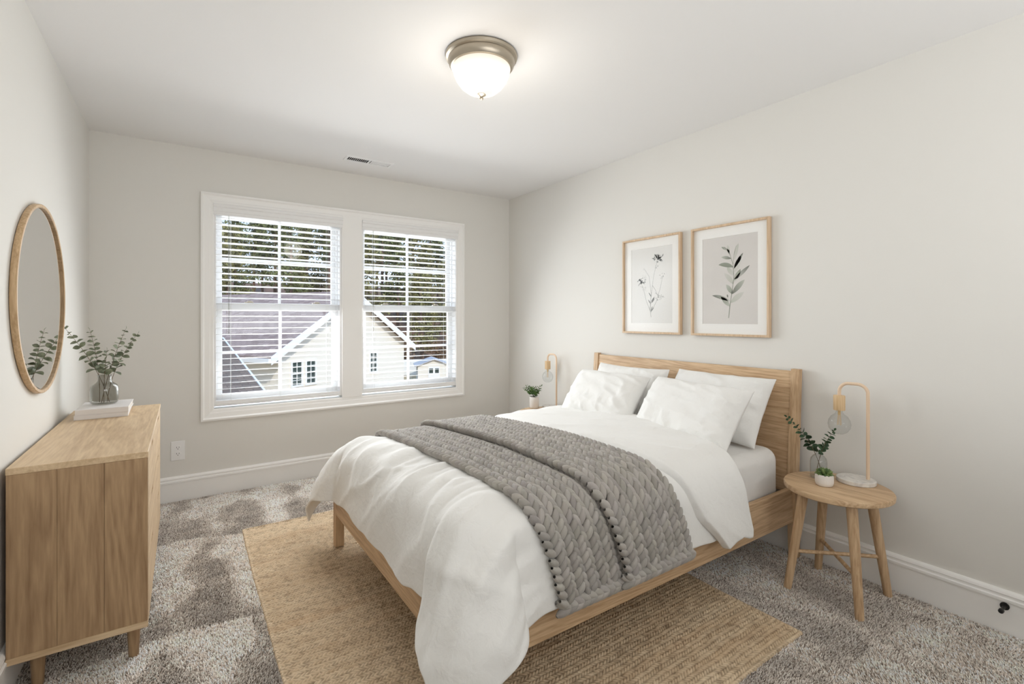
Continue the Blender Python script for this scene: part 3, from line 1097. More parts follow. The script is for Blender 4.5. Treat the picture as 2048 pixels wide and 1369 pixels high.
# ------------------------------------------------------------------ rug
def build_rug():
    step = 0.003
    x0, y0, x1, y1 = RUG
    nu, nv = int((x1 - x0) / step), int((y1 - y0) / step)
    u = np.linspace(0, x1 - x0, nu)
    v = np.linspace(0, y1 - y0, nv)
    U, Vv = np.meshgrid(u, v, indexing='ij')
    wob = (vnoise(U * 7, Vv * 2, 3) - 0.5) * 0.010 + (vnoise(U * 25, Vv * 9, 8) - 0.5) * 0.005
    pitch = 0.017
    rr = (Vv + wob) / pitch
    row = np.floor(rr)
    fr = rr - row
    sl = np.where(row % 2 == 0, 1.0, -1.0)
    seg = (U + (row * 0.37 % 1) * 0.02) / 0.0145 + sl * (fr - 0.5) * 1.1 + (vnoise(U * 12, row * 1.7, 4) - 0.5) * 1.2
    gro = vnoise(U * 9, row * 0.9, 5)
    hgt = (0.35 + 0.65 * np.abs(np.sin(PI * fr)) ** 0.5 * (0.55 + 0.45 * gro)) * (0.28 + 0.72 * np.abs(np.sin(PI * seg)) ** 0.6)
    hgt *= 0.60 + 0.7 * vnoise(U * 70, Vv * 70, 9)
    Z = 0.003 + 0.0095 * hgt
    # border cord and edge
    e = np.minimum(np.minimum(U, (x1 - x0) - U), np.minimum(Vv, (y1 - y0) - Vv))
    Z = np.where(e < 0.014, 0.008 + 0.004 * np.sqrt(np.clip(1 - ((e - 0.007) / 0.007) ** 2, 0, 1)), Z)
    Z = np.where(e < 0.0008, 0.0012, Z)
    ex = (vnoise(Vv * 3, U * 0, 12) - 0.5) * 0.010
    ey = (vnoise(U * 3, Vv * 0, 13) - 0.5) * 0.010
    X = x0 + U + ex
    Y = y0 + Vv + ey
    V = np.stack([X.ravel(), Y.ravel(), Z.ravel()], 1)
    o = np_mesh('jute_rug', V, grid_faces(nu, nv), None)
    c1, c2, c3 = np.array(srgb(230, 210, 180)[:3]), np.array(srgb(198, 173, 142)[:3]), np.array(srgb(92, 72, 54)[:3])
    t = vnoise(U * 3 + 0.4, row * 0.45, 21) * 0.5 + vnoise(U * 40, row * 3.1, 22) * 0.5
    col = c2[None, None] * (1 - t[..., None]) + c1[None, None] * t[..., None]
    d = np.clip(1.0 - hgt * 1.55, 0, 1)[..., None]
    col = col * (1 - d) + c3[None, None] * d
    band = np.clip((vnoise(U * 1.5, row * 0.3, 31) - 0.62) * 5, 0, 1)[..., None]
    col = col * (1 - 0.14 * band) + np.array(srgb(188, 142, 98)[:3])[None, None] * 0.14 * band
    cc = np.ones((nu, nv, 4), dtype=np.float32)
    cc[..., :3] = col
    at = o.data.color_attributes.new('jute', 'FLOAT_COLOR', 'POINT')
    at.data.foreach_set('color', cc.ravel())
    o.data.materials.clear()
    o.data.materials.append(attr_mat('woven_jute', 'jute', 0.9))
    tag(o, 'tan woven jute rug lying on the carpet under the bed', 'rug')


build_rug()

# ------------------------------------------------------------------ bed
BY0, BY1 = 1.250, 2.735
FX = 0.682
RUGZ = 0.0125
root = bed = empty('bed_frame', (1.65, 1.9925, RUGZ), 'light oak bed frame with panelled headboard under the two prints', 'bed')
bx, by, bz = root.location


def bb_(x0, y0, z0, x1, y1, z1):
    return MB().box(x0 - bx, y0 - by, z0 - bz, x1 - bx, y1 - by, z1 - bz)


RZ0, RZ1 = 0.192, 0.366
for ya in (BY0, BY1 - 0.028):
    bb_(FX + 0.046, ya, RZ0, 2.640, ya + 0.028, RZ1).build('side_rail', M['oakx'], root, bevel=0.002)
bb_(FX, BY0 + 0.046, RZ0, FX + 0.028, BY1 - 0.046, RZ1).build('foot_rail', M['oaky'], root, bevel=0.002)
for ya in (BY0, BY1 - 0.046):
    bb_(FX, ya, RUGZ, FX + 0.046, ya + 0.046, RZ1 + 0.002).build('leg', M['oakz'], root, bevel=0.002)


def hx(z):  # leaning line of the headboard
    return 2.628 + 0.085 * max(0.0, (z - 0.36)) / 0.62


for ya, nm in ((1.236, 0), (2.712, 1)):
    yb = ya + 0.044
    mb = MB()
    zs = [0.001, 0.36, 0.984]
    xs_ = [(2.632, 2.668), (hx(.36) - 0.034 + 0.034, hx(.36) + 0.036), (hx(.984) - 0.042, hx(.984) - 0.010)]
    xs_ = [(2.630, 2.668), (2.612, 2.654), (2.658, 2.690)]
    vs = []
    for z, (a, b) in zip(zs, xs_):
        vs += [(a - bx, ya - by, z - bz), (b - bx, ya - by, z - bz), (b - bx, yb - by, z - bz), (a - bx, yb - by, z - bz)]
    fs = [(0, 3, 2, 1), (8, 9, 10, 11)]
    for k in (0, 4):
        for i in range(4):
            j = (i + 1) % 4
            fs.append((k + i, k + j, k + 4 + j, k + 4 + i))
    mb.add(vs, fs)
    mb.build('headboard_post', M['oakz'], root, bevel=0.002)


def hbx(z): return 2.612 + (2.658 - 2.612) * (z - 0.36) / (0.984 - 0.36)


mb = MB()
za, zb = 0.34, 0.972
mb.hexa([(hbx(za) + 0.008 - bx, 1.280 - by, za - bz), (hbx(za) + 0.028 - bx, 1.280 - by, za - bz), (hbx(za) + 0.028 - bx, 2.712 - by, za - bz), (hbx(za) + 0.008 - bx, 2.712 - by, za - bz),
         (hbx(zb) + 0.008 - bx, 1.280 - by, zb - bz), (hbx(zb) + 0.028 - bx, 1.280 - by, zb - bz), (hbx(zb) + 0.028 - bx, 2.712 - by, zb - bz), (hbx(zb) + 0.008 - bx, 2.712 - by, zb - bz)])
mb.build('headboard_panel', M['oaky'], root, bevel=0.002)
mb = MB()
for k in range(11):
    x = 0.78 + k * 0.175
    mb.box(x - bx, BY0 + 0.028 - by, 0.205 - bz, x + 0.08 - bx, BY1 - 0.028 - by, 0.222 - bz)
mb.build('slats', M['oaky'], root)

# mattress with fitted sheet
MX0, MX1, MY0, MY1, MZ0, MZ1 = 0.735, 2.575, 1.290, 2.695, 0.223, 0.578
mb = MB().box(MX0 - bx, MY0 - by, 0, MX1 - bx, MY1 - by, MZ1 - MZ0)
o = mb.build('mattress', M['sheet'], None, smooth=180, loc=(bx, by, MZ0))
bv = o.modifiers.new('bevel', 'BEVEL')
bv.width = 0.065
bv.segments = 6
tag(o, 'mattress in white fitted sheet on the oak bed frame', 'mattress')

# duvet --------------------------------------------------------------
XF, YN, YF = 0.845, 1.405, 2.585
WQ = YF - YN
PR = np.array([0, .05, .10, .15, .20, .26, .33, .40, .48, .56, .64, .72, .80])
PO = np.array([0, .048, .092, .128, .152, .170, .182, .190, .198, .205, .212, .218, .222])
PZ = np.array([.628, .624, .611, .587, .552, .503, .440, .378, .298, .218, .140, .070, .002])
pr_f = np.linspace(0, .80, 400)


def smooth_interp(xs_, ys_):
    t = np.interp(pr_f, xs_, ys_)
    k = np.ones(25) / 25
    tt = np.concatenate([np.full(24, t[0]) , t, np.full(24, t[-1]) + (t[-1] - t[-2]) * np.arange(1, 25)])
    return np.convolve(tt, k, 'same')[24:-24]


SO, SZ = smooth_interp(PR, PO), smooth_interp(PR, PZ)
DO, DZ_ = np.gradient(SO, pr_f), np.gradient(SZ, pr_f)


def duvet_surf(p, q, d=0.0, flare=True):
    """sheet coordinates (p from the foot shoulder, q from the near shoulder) to points and normals, offset d"""
    p, q = np.asarray(p, float), np.asarray(q, float)
    dx = np.maximum(0, -p)
    dyn = np.maximum(0, -q)
    dyf = np.maximum(0, q - WQ)
    dy = dyn + dyf
    r = np.sqrt(dx * dx + dy * dy)
    r = np.where((dx > 0) & (dy > 0), np.minimum(r, np.maximum(dx, dy) + 0.40 * np.minimum(dx, dy) ), r)
    ux = np.where(r > 1e-6, -dx, 0)
    uy = np.where(r > 1e-6, dyf - dyn, 0)
    L_ = np.sqrt(ux * ux + uy * uy)
    L_ = np.where(L_ < 1e-9, 1, L_)
    ux, uy = ux / L_, uy / L_
    o = np.interp(r, pr_f, SO)
    z = np.interp(r, pr_f, SZ)
    do = np.interp(r, pr_f, DO)
    dz = np.interp(r, pr_f, DZ_)
    if flare:
        c = np.abs(2 * ux * uy)
        o = o + c ** 0.5 * 0.37 * np.clip(r - 0.08, 0, 0.5) * 0.85
    cx_ = XF + np.maximum(p, 0)
    cy_ = YN + np.clip(q, 0, WQ)
    sink = -0.035 * np.clip((q - 0.35 * WQ) / (0.65 * WQ), 0, 1.2) * np.clip((0.45 - r) / 0.3, 0, 1)
    crown = 0.014 * np.clip(np.sin(PI * np.clip(q / WQ, 0, 1)), 0, 1) ** 0.6 * np.clip(p / 0.25, 0, 1)
    X = cx_ + ux * o
    Y = cy_ + uy * o
    Z = z + np.where(r < 1e-6, crown, 0) + sink
    nl = np.sqrt(do * do + dz * dz) + 1e-9
    nx, ny, nz = ux * (-dz / nl), uy * (-dz / nl), do / nl
    flat = r < 1e-6
    nx, ny, nz = np.where(flat, 0, nx), np.where(flat, 0, ny), np.where(flat, 1, nz)
    return np.stack([X + nx * d, Y + ny * d, Z + nz * d], -1), np.stack([nx, ny, nz], -1)


def ridge(a, b, seed):
    return 1 - np.abs(2 * vnoise(a, b, seed) - 1)


def wrinkle(p, q):
    """folds: run down the drop at the foot and the sides, soft swells on top"""
    top = np.clip(p / 0.2, 0, 1) * np.clip(np.minimum(q, WQ - q) / 0.2 + 1, 0, 1)
    w = 0.012 * (vnoise(p * 5 + 2, q * 5, 41) - 0.5) + 0.007 * (vnoise(p * 12, q * 11, 42) - 0.5)
    # folds near the foot edge, running along p with a slant
    f = np.exp(-((p + 0.02) / 0.30) ** 2)
    w += f * 0.030 * (ridge(p * 2.2 + q * 1.2 + 1.3, q * 8.5 - p * 3.2, 43) ** 1.5 - 0.45)
    w += f * 0.012 * (ridge(p * 4 + 5, q * 19 - p * 5, 44) - 0.5)
    w += np.exp(-((p + 0.25) / 0.25) ** 2) * 0.012 * (ridge(q * 7 + p * 6, p * 2, 47) ** 2 - 0.35)
    s = np.exp(-((q + 0.1) / 0.22) ** 2)
    w += s * 0.014 * (ridge(p * 6.5 + q * 2.5, q * 2.0, 45) ** 1.5 - 0.45)
    w += s * 0.006 * (vnoise(p * 16 + q * 6, q * 4, 46) - 0.5)
    under = np.clip((p - 0.02) / 0.08, 0, 1) * np.clip((0.82 - p) / 0.06, 0, 1)
    return w * (1 - 0.75 * under) - 0.004 * under


def build_duvet():
    hem = 0.475
    nq = 190
    q = np.linspace(-hem, WQ + hem, nq)
    dist = np.maximum(np.maximum(-q, q - WQ), 0)
    # path along the length, front hem -> head fold -> back over itself
    P_, D_ = [], []
    lower = np.linspace(-0.455, 1, 150)
    turn = np.linspace(0, PI, 11)[1:-1]
    back = np.linspace(0, 1, 46)
    Q = q[None, :]
    k = np.clip((dist - 0.16) / (hem - 0.16), 0, 1)
    xr = np.interp(q, [-0.475, -0.2, -0.1, 0.05, 0.3, WQ, WQ + 0.475], [2.07, 2.035, 2.04, 2.10, 2.20, 2.20, 2.10]) - XF
    xf = np.interp(q, [-0.475, -0.40, -0.33, -0.25, -0.1, 0.3, WQ, WQ + 0.475], [1.885, 1.80, 1.735, 1.69, 1.635, 1.610, 1.64, 1.72]) - XF
    rows_p, rows_d, rows_t = [], [], []
    for t in lower:
        if t < 0:
            rows_p.append(np.full(nq, t)); rows_d.append(np.zeros(nq))
        else:
            rows_p.append(t * xr); rows_d.append(np.zeros(nq))
        rows_t.append(0)
    TH = 0.050
    for a in turn:
        rows_p.append(xr + 0.024 * math.sin(a)); rows_d.append(np.full(nq, TH * 0.5 * (1 - math.cos(a)))); rows_t.append(1)
    for t in back:
        rows_p.append(xr + (xf - xr) * t)
        rows_d.append(np.full(nq, TH - 0.014 * t - 0.030 * max(0, t - 0.93) / 0.07)); rows_t.append(2)
    Pm = np.array(rows_p)
    Dm = np.array(rows_d)
    Tm = np.array(rows_t)[:, None] * np.ones((1, nq))
    Qm = np.repeat(Q, len(Pm), 0)
    w = wrinkle(Pm, Qm)
    # the folded layer has its own swells
    w2 = 0.016 * (vnoise(Pm * 7 + 9, Qm * 3.5, 51) - 0.4) + 0.012 * (ridge(Pm * 6 + Qm * 2, Qm * 5 + Pm * 5, 52) ** 1.5 - 0.4)
    Dm = Dm + np.where(Tm >= 1, w2 + 0.3 * w, w)
    # hanging side of the fold spreads over the rail and sags lower at its point
    Q2 = Qm.copy()
    sag = np.where(Tm == 2, 1.0, 0.0) * np.clip((-Qm - 0.25) / 0.22, 0, 1) * np.clip((Pm - 0.8) * 2, 0, 1)
    Q2 = Q2 - sag * (0.075 * np.clip((1.15 - Pm) / 0.10, 0, 1) + 0.030 * np.clip((Pm - 1.10) / 0.10, 0, 1))
    pts, nrm = duvet_surf(Pm, Q2, Dm)
    # hem waves
    n_ = pts.shape[0]
    hemw = np.clip((np.maximum(np.maximum(-Qm, Qm - WQ), -Pm) - 0.30) / 0.18, 0, 1)
    pts[..., 2] += hemw * 0.020 * (vnoise(Pm * 9, Qm * 9, 61) - 0.5) * 2
    o = np_mesh('duvet', pts.reshape(-1, 3) - np.array([1.5, 1.99, 0.4]), grid_faces(n_, nq)[:, ::-1], M['linen'])
    o.location = (1.5, 1.99, 0.4)
    so = o.modifiers.new('thickness', 'SOLIDIFY')
    so.thickness = 0.012
    so.offset = -1
    sb = o.modifiers.new('smooth', 'SUBSURF')
    sb.levels = 1
    sb.render_levels = 1
    tag(o, 'white linen duvet spread over the bed, folded back near the pillows', 'duvet')


build_duvet()


# knitted throw --------------------------------------------------------
def build_throw():
    V, F, Cc = [], [], []
    off = 0
    nl, nr = 9, 8
    # unit lobe: (along, across, up)
    lobe = []
    for i in range(nl):
        t = i / (nl - 1)
        r = math.sin(PI * (0.06 + 0.88 * t)) ** 0.62
        for k in range(nr):
            a = 2 * PI * k / nr
            lobe.append(((t - 0.5) * 2, math.cos(a) * r, math.sin(a) * r))
    lobe = np.array(lobe)
    lf = []
    for i in range(nl - 1):
        for k in range(nr):
            k2 = (k + 1) % nr
            lf.append((i * nr + k, i * nr + k2, (i + 1) * nr + k2, (i + 1) * nr + k))
    lf = np.array(lf)
    base_col = np.array(srgb(164, 159, 153)[:3])

    def put(pc, qc, ang, a, b, c, lift):
        nonlocal off
        sgn = 1
        al = lobe[:, 0] * a
        ac = lobe[:, 1] * b
        up = lobe[:, 2] * c + lift + 0.0075 * (lobe[:, 0])
        ca, sa = math.cos(ang), math.sin(ang)
        q = qc + al * ca - ac * sa
        p = pc + al * sa + ac * ca
        pt, _ = duvet_surf(p, q, up + 0.010, flare=False)
        V.append(pt)
        F.append(lf + off)
        off += len(lobe)
        t = base_col * (0.82 + 0.34 * rng.random()) * np.array([1, 1 + rng.uniform(-.015, .015), 1 + rng.uniform(-.03, .02)])
        Cc.append(np.repeat(np.array([[*t, 1.0]]), len(lobe), 0))

    q0, q1 = -0.445, WQ + 0.40
    pitch = 0.0285

    def bend(q):  # the throw does not lie quite straight
        return float(np.interp(q, [-0.46, -0.36, -0.25, -0.14, 0.0, 0.5, WQ, WQ + .4], [0.0, -0.022, -0.048, -0.075, -0.082, -0.088, -0.095, -0.08]))
    for (pa, pb, cols, lift, q_a) in ((1.005 - XF, 1.310 - XF, 6, 0.008, q0), (1.285 - XF, 1.650 - XF, 7, 0.030, q0 + 0.01)):
        w = (pb - pa) / cols
        nrow = int((q1 - q_a) / pitch)
        for c in range(cols):
            pc = pa + (c + 0.5) * w
            edge = (c == 0)
            for r in range(nrow):
                q = q_a + r * pitch + (0.5 * pitch if c % 2 else 0)
                jit = rng.normal(0, 0.0016, 2)
                for s in (-1, 1):
                    if edge and s < 0:
                        put(pc - w * 0.27 + jit[0] + bend(q), q + jit[1], -0.95, 0.0255, 0.0140, 0.0195, lift + 0.006)
                        continue
                    a = 0.0275
                    b = 0.0140
                    lf_ = lift + (0.004 if edge else 0)
                    put(pc + s * w * 0.25 + jit[0] + bend(q), q + jit[1] + (0.005 if s > 0 else 0), s * 0.46, a, b * w / 0.052, 0.0165, lf_)
        # chain along the hanging end
        n = int((pb - pa) / 0.030)
        for k in range(n + 1):
            pc = pa + 0.008 + k * (pb - pa - 0.016) / n
            for s in (-1, 1):
                put(pc + bend(q_a), q_a - 0.016 + s * 0.010, PI / 2 + s * 0.45, 0.026, 0.0145, 0.0145, lift + 0.004)
    V_ = np.concatenate(V)
    F_ = np.concatenate(F)
    # added backing layers under the stitches, darkened to paint shade into the gaps
    extra_v, extra_f, extra_c = [], [], []
    n0 = len(V_)
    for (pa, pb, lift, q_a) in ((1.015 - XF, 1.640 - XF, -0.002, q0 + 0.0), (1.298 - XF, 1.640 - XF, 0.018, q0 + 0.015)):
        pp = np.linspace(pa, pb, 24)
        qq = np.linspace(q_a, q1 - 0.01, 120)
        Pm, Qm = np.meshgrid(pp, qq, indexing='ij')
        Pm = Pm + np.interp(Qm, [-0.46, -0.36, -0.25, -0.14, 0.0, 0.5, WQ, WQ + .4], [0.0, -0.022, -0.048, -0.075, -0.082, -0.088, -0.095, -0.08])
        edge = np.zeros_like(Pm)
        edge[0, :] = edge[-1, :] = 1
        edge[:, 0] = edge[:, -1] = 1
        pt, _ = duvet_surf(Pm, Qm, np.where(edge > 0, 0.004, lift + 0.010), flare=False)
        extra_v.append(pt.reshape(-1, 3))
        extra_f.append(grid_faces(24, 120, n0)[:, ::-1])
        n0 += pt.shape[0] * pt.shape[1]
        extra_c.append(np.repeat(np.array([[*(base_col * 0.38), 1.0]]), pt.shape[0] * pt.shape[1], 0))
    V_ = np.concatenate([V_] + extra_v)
    F_ = np.concatenate([F_] + extra_f)
    C_ = np.concatenate(Cc + extra_c).astype(np.float32)
    m = attr_mat('chunky_grey_wool', 'wool', 0.95, 0.25)
    n = m.node_tree
    b = n.nodes['Principled BSDF']
    no = N(n, 'ShaderNodeTexNoise', Scale=420.0, Detail=2.0)
    tcn = N(n, 'ShaderNodeTexCoord')
    n.links.new(tcn.outputs['Object'], no.inputs['Vector'])
    bu = N(n, 'ShaderNodeBump', Strength=0.4, Distance=0.002)
    n.links.new(no.outputs['Fac'], bu.inputs['Height'])
    n.links.new(bu.outputs[0], b.inputs['Normal'])
    o = np_mesh('knitted_throw', V_ - np.array([1.34, 1.99, 0.65]), F_, m)
    o.location = (1.34, 1.99, 0.65)
    at = o.data.color_attributes.new('wool', 'FLOAT_COLOR', 'POINT')
    at.data.foreach_set('color', C_.ravel())
    tag(o, 'grey chunky knitted throw laid across the middle of the bed', 'throw')


build_throw()


# pillows ---------------------------------------------------------------
def pillow_mesh(seed, w=0.60, h=0.42, T_=0.135):
    n = 56
    u = np.linspace(-1, 1, n)
    U, V_ = np.meshgrid(u, u, indexing='ij')
    # edges pulled in between the corners
    pinch = 0.045
    X = U * (w / 2) * (1 - pinch * (1 - V_ ** 2) * np.abs(U) ** 3) 
    Y = V_ * (h / 2) * (1 - 1.6 * pinch * (1 - U ** 2) * np.abs(V_) ** 3)
    f = (np.clip(1 - U ** 4, 0, 1) * np.clip(1 - V_ ** 4, 0, 1)) ** 0.50
    f = f * (1 - 0.25 * (U ** 2) * (V_ ** 2))
    ed = np.maximum(np.abs(U), np.abs(V_))
    wr = 0.016 * (ridge(U * 2.4 + seed, V_ * 3.4 + U * 1.5, 70 + seed) - 0.5)
    wr += 0.010 * (ridge(U * 6.5 + seed, V_ * 0.9, 95 + seed) - 0.5) * np.clip(-V_ * 1.2, 0, 1)
    wr += 0.006 * (ridge(U * 7 + seed, V_ * 3 - U * 2, 80 + seed) - 0.5) * np.clip((ed - 0.35) * 2, 0, 1)
    wr += 0.003 * (vnoise(U * 9, V_ * 7, 90 + seed) - 0.5)
    Zf = f * T_ * 0.55 + wr * np.clip(f * 1.6, 0, 1)
    Zb = -f * T_ * 0.45 - 0.5 * wr * np.clip(f * 1.6, 0, 1)
    A = np.stack([X, Y, Zf], -1).reshape(-1, 3)
    B = np.stack([X, Y, Zb - 0.002], -1).reshape(-1, 3)
    fa = grid_faces(n, n)
    fb = grid_faces(n, n, n * n)[:, ::-1]
    # seam strip round the edge
    idx = [i * n for i in range(n)] + [(n - 1) * n + j for j in range(1, n)] + [i * n + n - 1 for i in range(n - 2, -1, -1)] + [j for j in range(n - 2, 0, -1)]
    m = len(idx)
    st = np.array([(idx[i], idx[(i + 1) % m], idx[(i + 1) % m] + n * n, idx[i] + n * n) for i in range(m)])[:, ::-1]
    return np.concatenate([A, B]), np.concatenate([fa, fb, st])


def pillow(seed, yc, xb, zb, lean, roll, label, w=0.60, h=0.42, yaw=0.0, T_=0.135):
    V, F = pillow_mesh(seed, w, h, T_)
    o = np_mesh('pillow', V, F, M['linen'])
    sb = o.modifiers.new('smooth', 'SUBSURF')
    sb.levels = 1
    sb.render_levels = 1
    # local x -> toward -y (right as seen), local y -> up, local z -> toward the foot
    ex = Vector((math.sin(yaw), -math.cos(yaw), 0))
    ey = Vector((math.sin(lean) * math.cos(yaw), math.sin(lean) * math.sin(yaw), math.cos(lean)))
    ez = ex.cross(ey)
    if ez.x > 0:
        ez = -ez
    Rm = Matrix((ex, ey, ez)).transposed()
    Rr = Matrix.Rotation(roll, 3, 'Z')
    R3 = Rm @ Rr
    c = Vector((xb, yc, zb)) + ey * (h / 2)
    o.matrix_world = Matrix.Translation(c) @ R3.to_4x4()
    tag(o, label, 'pillow', 'bed pillows')
    return o


pillow(1, 2.275, 2.425, 0.585, 0.36, 0.0, 'white pillow at the back, left half of the headboard', 0.616, 0.365)
pillow(2, 1.645, 2.410, 0.588, 0.52, 0.0, 'white pillow at the back, right half of the headboard', 0.635, 0.395, yaw=-0.06)
pillow(3, 2.250, 2.140, 0.618, 0.66, 0.0, 'white pillow in front, on the left beside the window side', 0.606, 0.345)
pillow(4, 1.605, 2.112, 0.622, 0.61, 0.0, 'white pillow in front, on the right, nearest the near bedside table', 0.655, 0.345, yaw=-0.15)

# ------------------------------------------------------------------ bedside tables
def make_nightstand():
    r = empty('bedside_table', (0, 0, 0))
    zt = 0.487
    MB().lathe([(0.205, zt - 0.026), (0.211, zt - 0.022), (0.213, zt - 0.006), (0.210, zt - 0.001), (0.206, zt)], 72).build('tabletop', M['oaky'], r, smooth=40)
    feet = [(0.152, 0.145), (-0.152, 0.145), (-0.152, -0.145), (0.152, -0.145)]
    kk = 0.66
    for (fx, fy) in feet:
        a, b = Vector((fx, fy, 0.0005)), Vector((fx * kk, fy * kk, zt - 0.027))
        MB().tube([a, a * 0.5 + b * 0.5, b], [0.0165, 0.0195, 0.0215], 20).build('leg', M['oakz'], r, smooth=50)
    z = 0.165
    t = z / zt
    f = 1 + (kk - 1) * t
    for i, dz in ((0, 0.0), (1, 0.012)):
        p, q = feet[i], feet[i + 2]
        MB().tube([(p[0] * f * 0.93, p[1] * f * 0.93, z + dz), (q[0] * f * 0.93, q[1] * f * 0.93, z + dz)], 0.0085, 14).build('stretcher', M['oakx'], r, smooth=50)
    return r


def make_lamp():
    r = empty('table_lamp', (0, 0, 0))
    # oblong marble slab
    mb = MB()
    n = 48
    ring = []
    for k in range(n):
        a = 2 * PI * k / n
        ring.append((0.074 * math.cos(a), 0.078 * math.sin(a)))
    mb.prism([(x, y, 0) for x, y in ring], (0, 0, 0.020))
    mb.build('marble_base', M['marble'], r, bevel=0.003)
    px, py = 0.022, -0.040
    pts = [(px, py, 0.018), (px, py, 0.39)]
    R_ = 0.042
    ztop = 0.455
    arm = 0.118
    for k in range(1, 9):
        a = PI / 2 * k / 8
        pts.append((px, py + R_ * (1 - math.cos(a)), ztop - R_ + R_ * math.sin(a)))
    for k in range(1, 9):
        a = PI / 2 * k / 8
        pts.append((px, py + arm - R_ + R_ * math.sin(a), ztop - R_ + R_ * math.cos(a)))
    pts.append((px, py + arm, 0.385))
    MB().tube(pts, 0.0074, 14).build('bent_pole', M['peach'], r, smooth=60)
    sx, sy = px, py + arm
    MB().lathe([(0.008, 0.394), (0.0235, 0.393), (0.0245, 0.390), (0.0245, 0.324), (0.0235, 0.322), (0.015, 0.322)], 28, (sx, sy, 0)).build('socket', wood('socket_wood', 'z', srgb(206, 172, 128), srgb(228, 200, 160)), r, smooth=40)
    bl = MB().lathe([(0.0130, 0.326), (0.0140, 0.312), (0.020, 0.303), (0.034, 0.292), (0.044, 0.275), (0.0475, 0.255), (0.044, 0.235), (0.033, 0.218), (0.018, 0.209), (0.001, 0.206)], 36, (sx, sy, 0)).build('bulb', M['cglass'], r, smooth=180)
    fi = MB()
    for k in range(4):
        a = PI / 4 + k * PI / 2
        fi.tube([(sx + 0.004 * math.cos(a), sy + 0.004 * math.sin(a), 0.310), (sx + 0.009 * math.cos(a), sy + 0.009 * math.sin(a), 0.250)], 0.0010, 6)
    fi.tube([(sx, sy, 0.325), (sx, sy, 0.300)], 0.006, 10)
    fi.build('filament', plain('amber_filament', srgb(226, 190, 130), 0.4, bump=0.02), bl)
    return r


ns = make_nightstand()
ns.location = (2.467, 0.985, 0)
tag(ns, 'round oak bedside table on the near side of the bed', 'bedside table', 'bedside tables')
n2 = copy_tree(ns)
n2.location = (2.467, 3.135, 0)
tag(n2, 'round oak bedside table beyond the bed by the window wall', 'bedside table', 'bedside tables')
TZ = 0.4875
la = make_lamp()
la.location = (2.590, 0.955, TZ)
tag(la, 'table lamp with bare bulb and marble base on the near bedside table', 'table lamp', 'table lamps')
l2 = copy_tree(la)
l2.location = (2.600, 3.215, TZ)
tag(l2, 'table lamp with bare bulb beyond the bed, on the far bedside table', 'table lamp', 'table lamps')

# near table: bottle vase, eucalyptus, succulent
bxx, byy = 2.520, 1.085
root = empty('bottle_vase', (bxx, byy, TZ), 'clear glass bottle vase on the near bedside table', 'vase')
bp = [(0.002, 0.003), (0.033, 0.002), (0.036, 0.008), (0.036, 0.075), (0.033, 0.092), (0.025, 0.104), (0.016, 0.111), (0.0125, 0.118), (0.0125, 0.128), (0.015, 0.131)]
mb = MB()
mb.lathe(bp + [(r - 0.0022, z + 0.0003) for r, z in reversed(bp[1:])], 36, caps=False)
mb.build('bottle_body', M['cglass'], root, smooth=180)
root = empty('eucalyptus_sprigs', (bxx, byy, TZ + 0.004), 'two dark green eucalyptus sprigs in the clear bottle vase', 'plant')
stem, leaf = MB(), MB()
sprig(stem, leaf, (0.012, -0.008, 0.002), (0.0, 0.0, 0.15), (-0.035, 0.130, 0.268), 12, 0.036, 11, 0.40, 0.75)
sprig(stem, leaf, (-0.012, 0.006, 0.002), (-0.005, -0.005, 0.14), (0.012, -0.062, 0.232), 8, 0.034, 12, 0.45, 0.75)
stem.build('stems', M['stem'], root, smooth=60)
leaf.build('leaves', M['euca_dark'], root, smooth=60)


def pot(name, loc, R_, h, label, cat='pot'):
    r = empty(name, loc, label, cat)
    prof = [(R_ * 0.80, 0.0), (R_ * 0.92, 0.004), (R_ * 1.0, 0.016), (R_ * 1.01, h * 0.7), (R_ * 0.97, h - 0.002), (R_ * 0.95, h), (R_ * 0.90, h - 0.002), (R_ * 0.90, h - 0.010)]
    MB().lathe(prof, 40, caps=True).build('pot_body', M['white_ceramic'], r, smooth=50)
    MB().lathe([(R_ * 0.905, h - 0.0095), (R_ * 0.5, h - 0.006), (0.001, h - 0.005)], 30).build('soil', M['soil'], r, smooth=60)
    return r


px_, py_ = 2.425, 1.020
pot('plant_pot', (px_, py_, TZ), 0.037, 0.052, 'small white pot on the near bedside table')
root = empty('succulent', (px_, py_, TZ + 0.046), 'small green succulent growing in the low white pot', 'plant')
leaf = MB()
rr = random.Random(5)
for ringn, (n, el, L_) in enumerate(((9, 0.15, 0.034), (8, 0.55, 0.032), (6, 0.95, 0.028), (4, 1.3, 0.022))):
    for k in range(n):
        a = 2 * PI * (k + 0.5 * (ringn % 2)) / n + rr.uniform(-.15, .15)
        d = Vector((math.cos(a) * math.cos(el), math.sin(a) * math.cos(el), math.sin(el)))
        b = Vector((math.cos(a) * 0.006, math.sin(a) * 0.006, 0.002 + 0.003 * ringn))
        leaf.tube([b, b + d * L_ * 0.35, b + d * L_ * 0.7, b + d * L_], [0.0035, 0.0075, 0.0068, 0.0008], 8)
leaf.build('leaves', M['succ'], root, smooth=60)

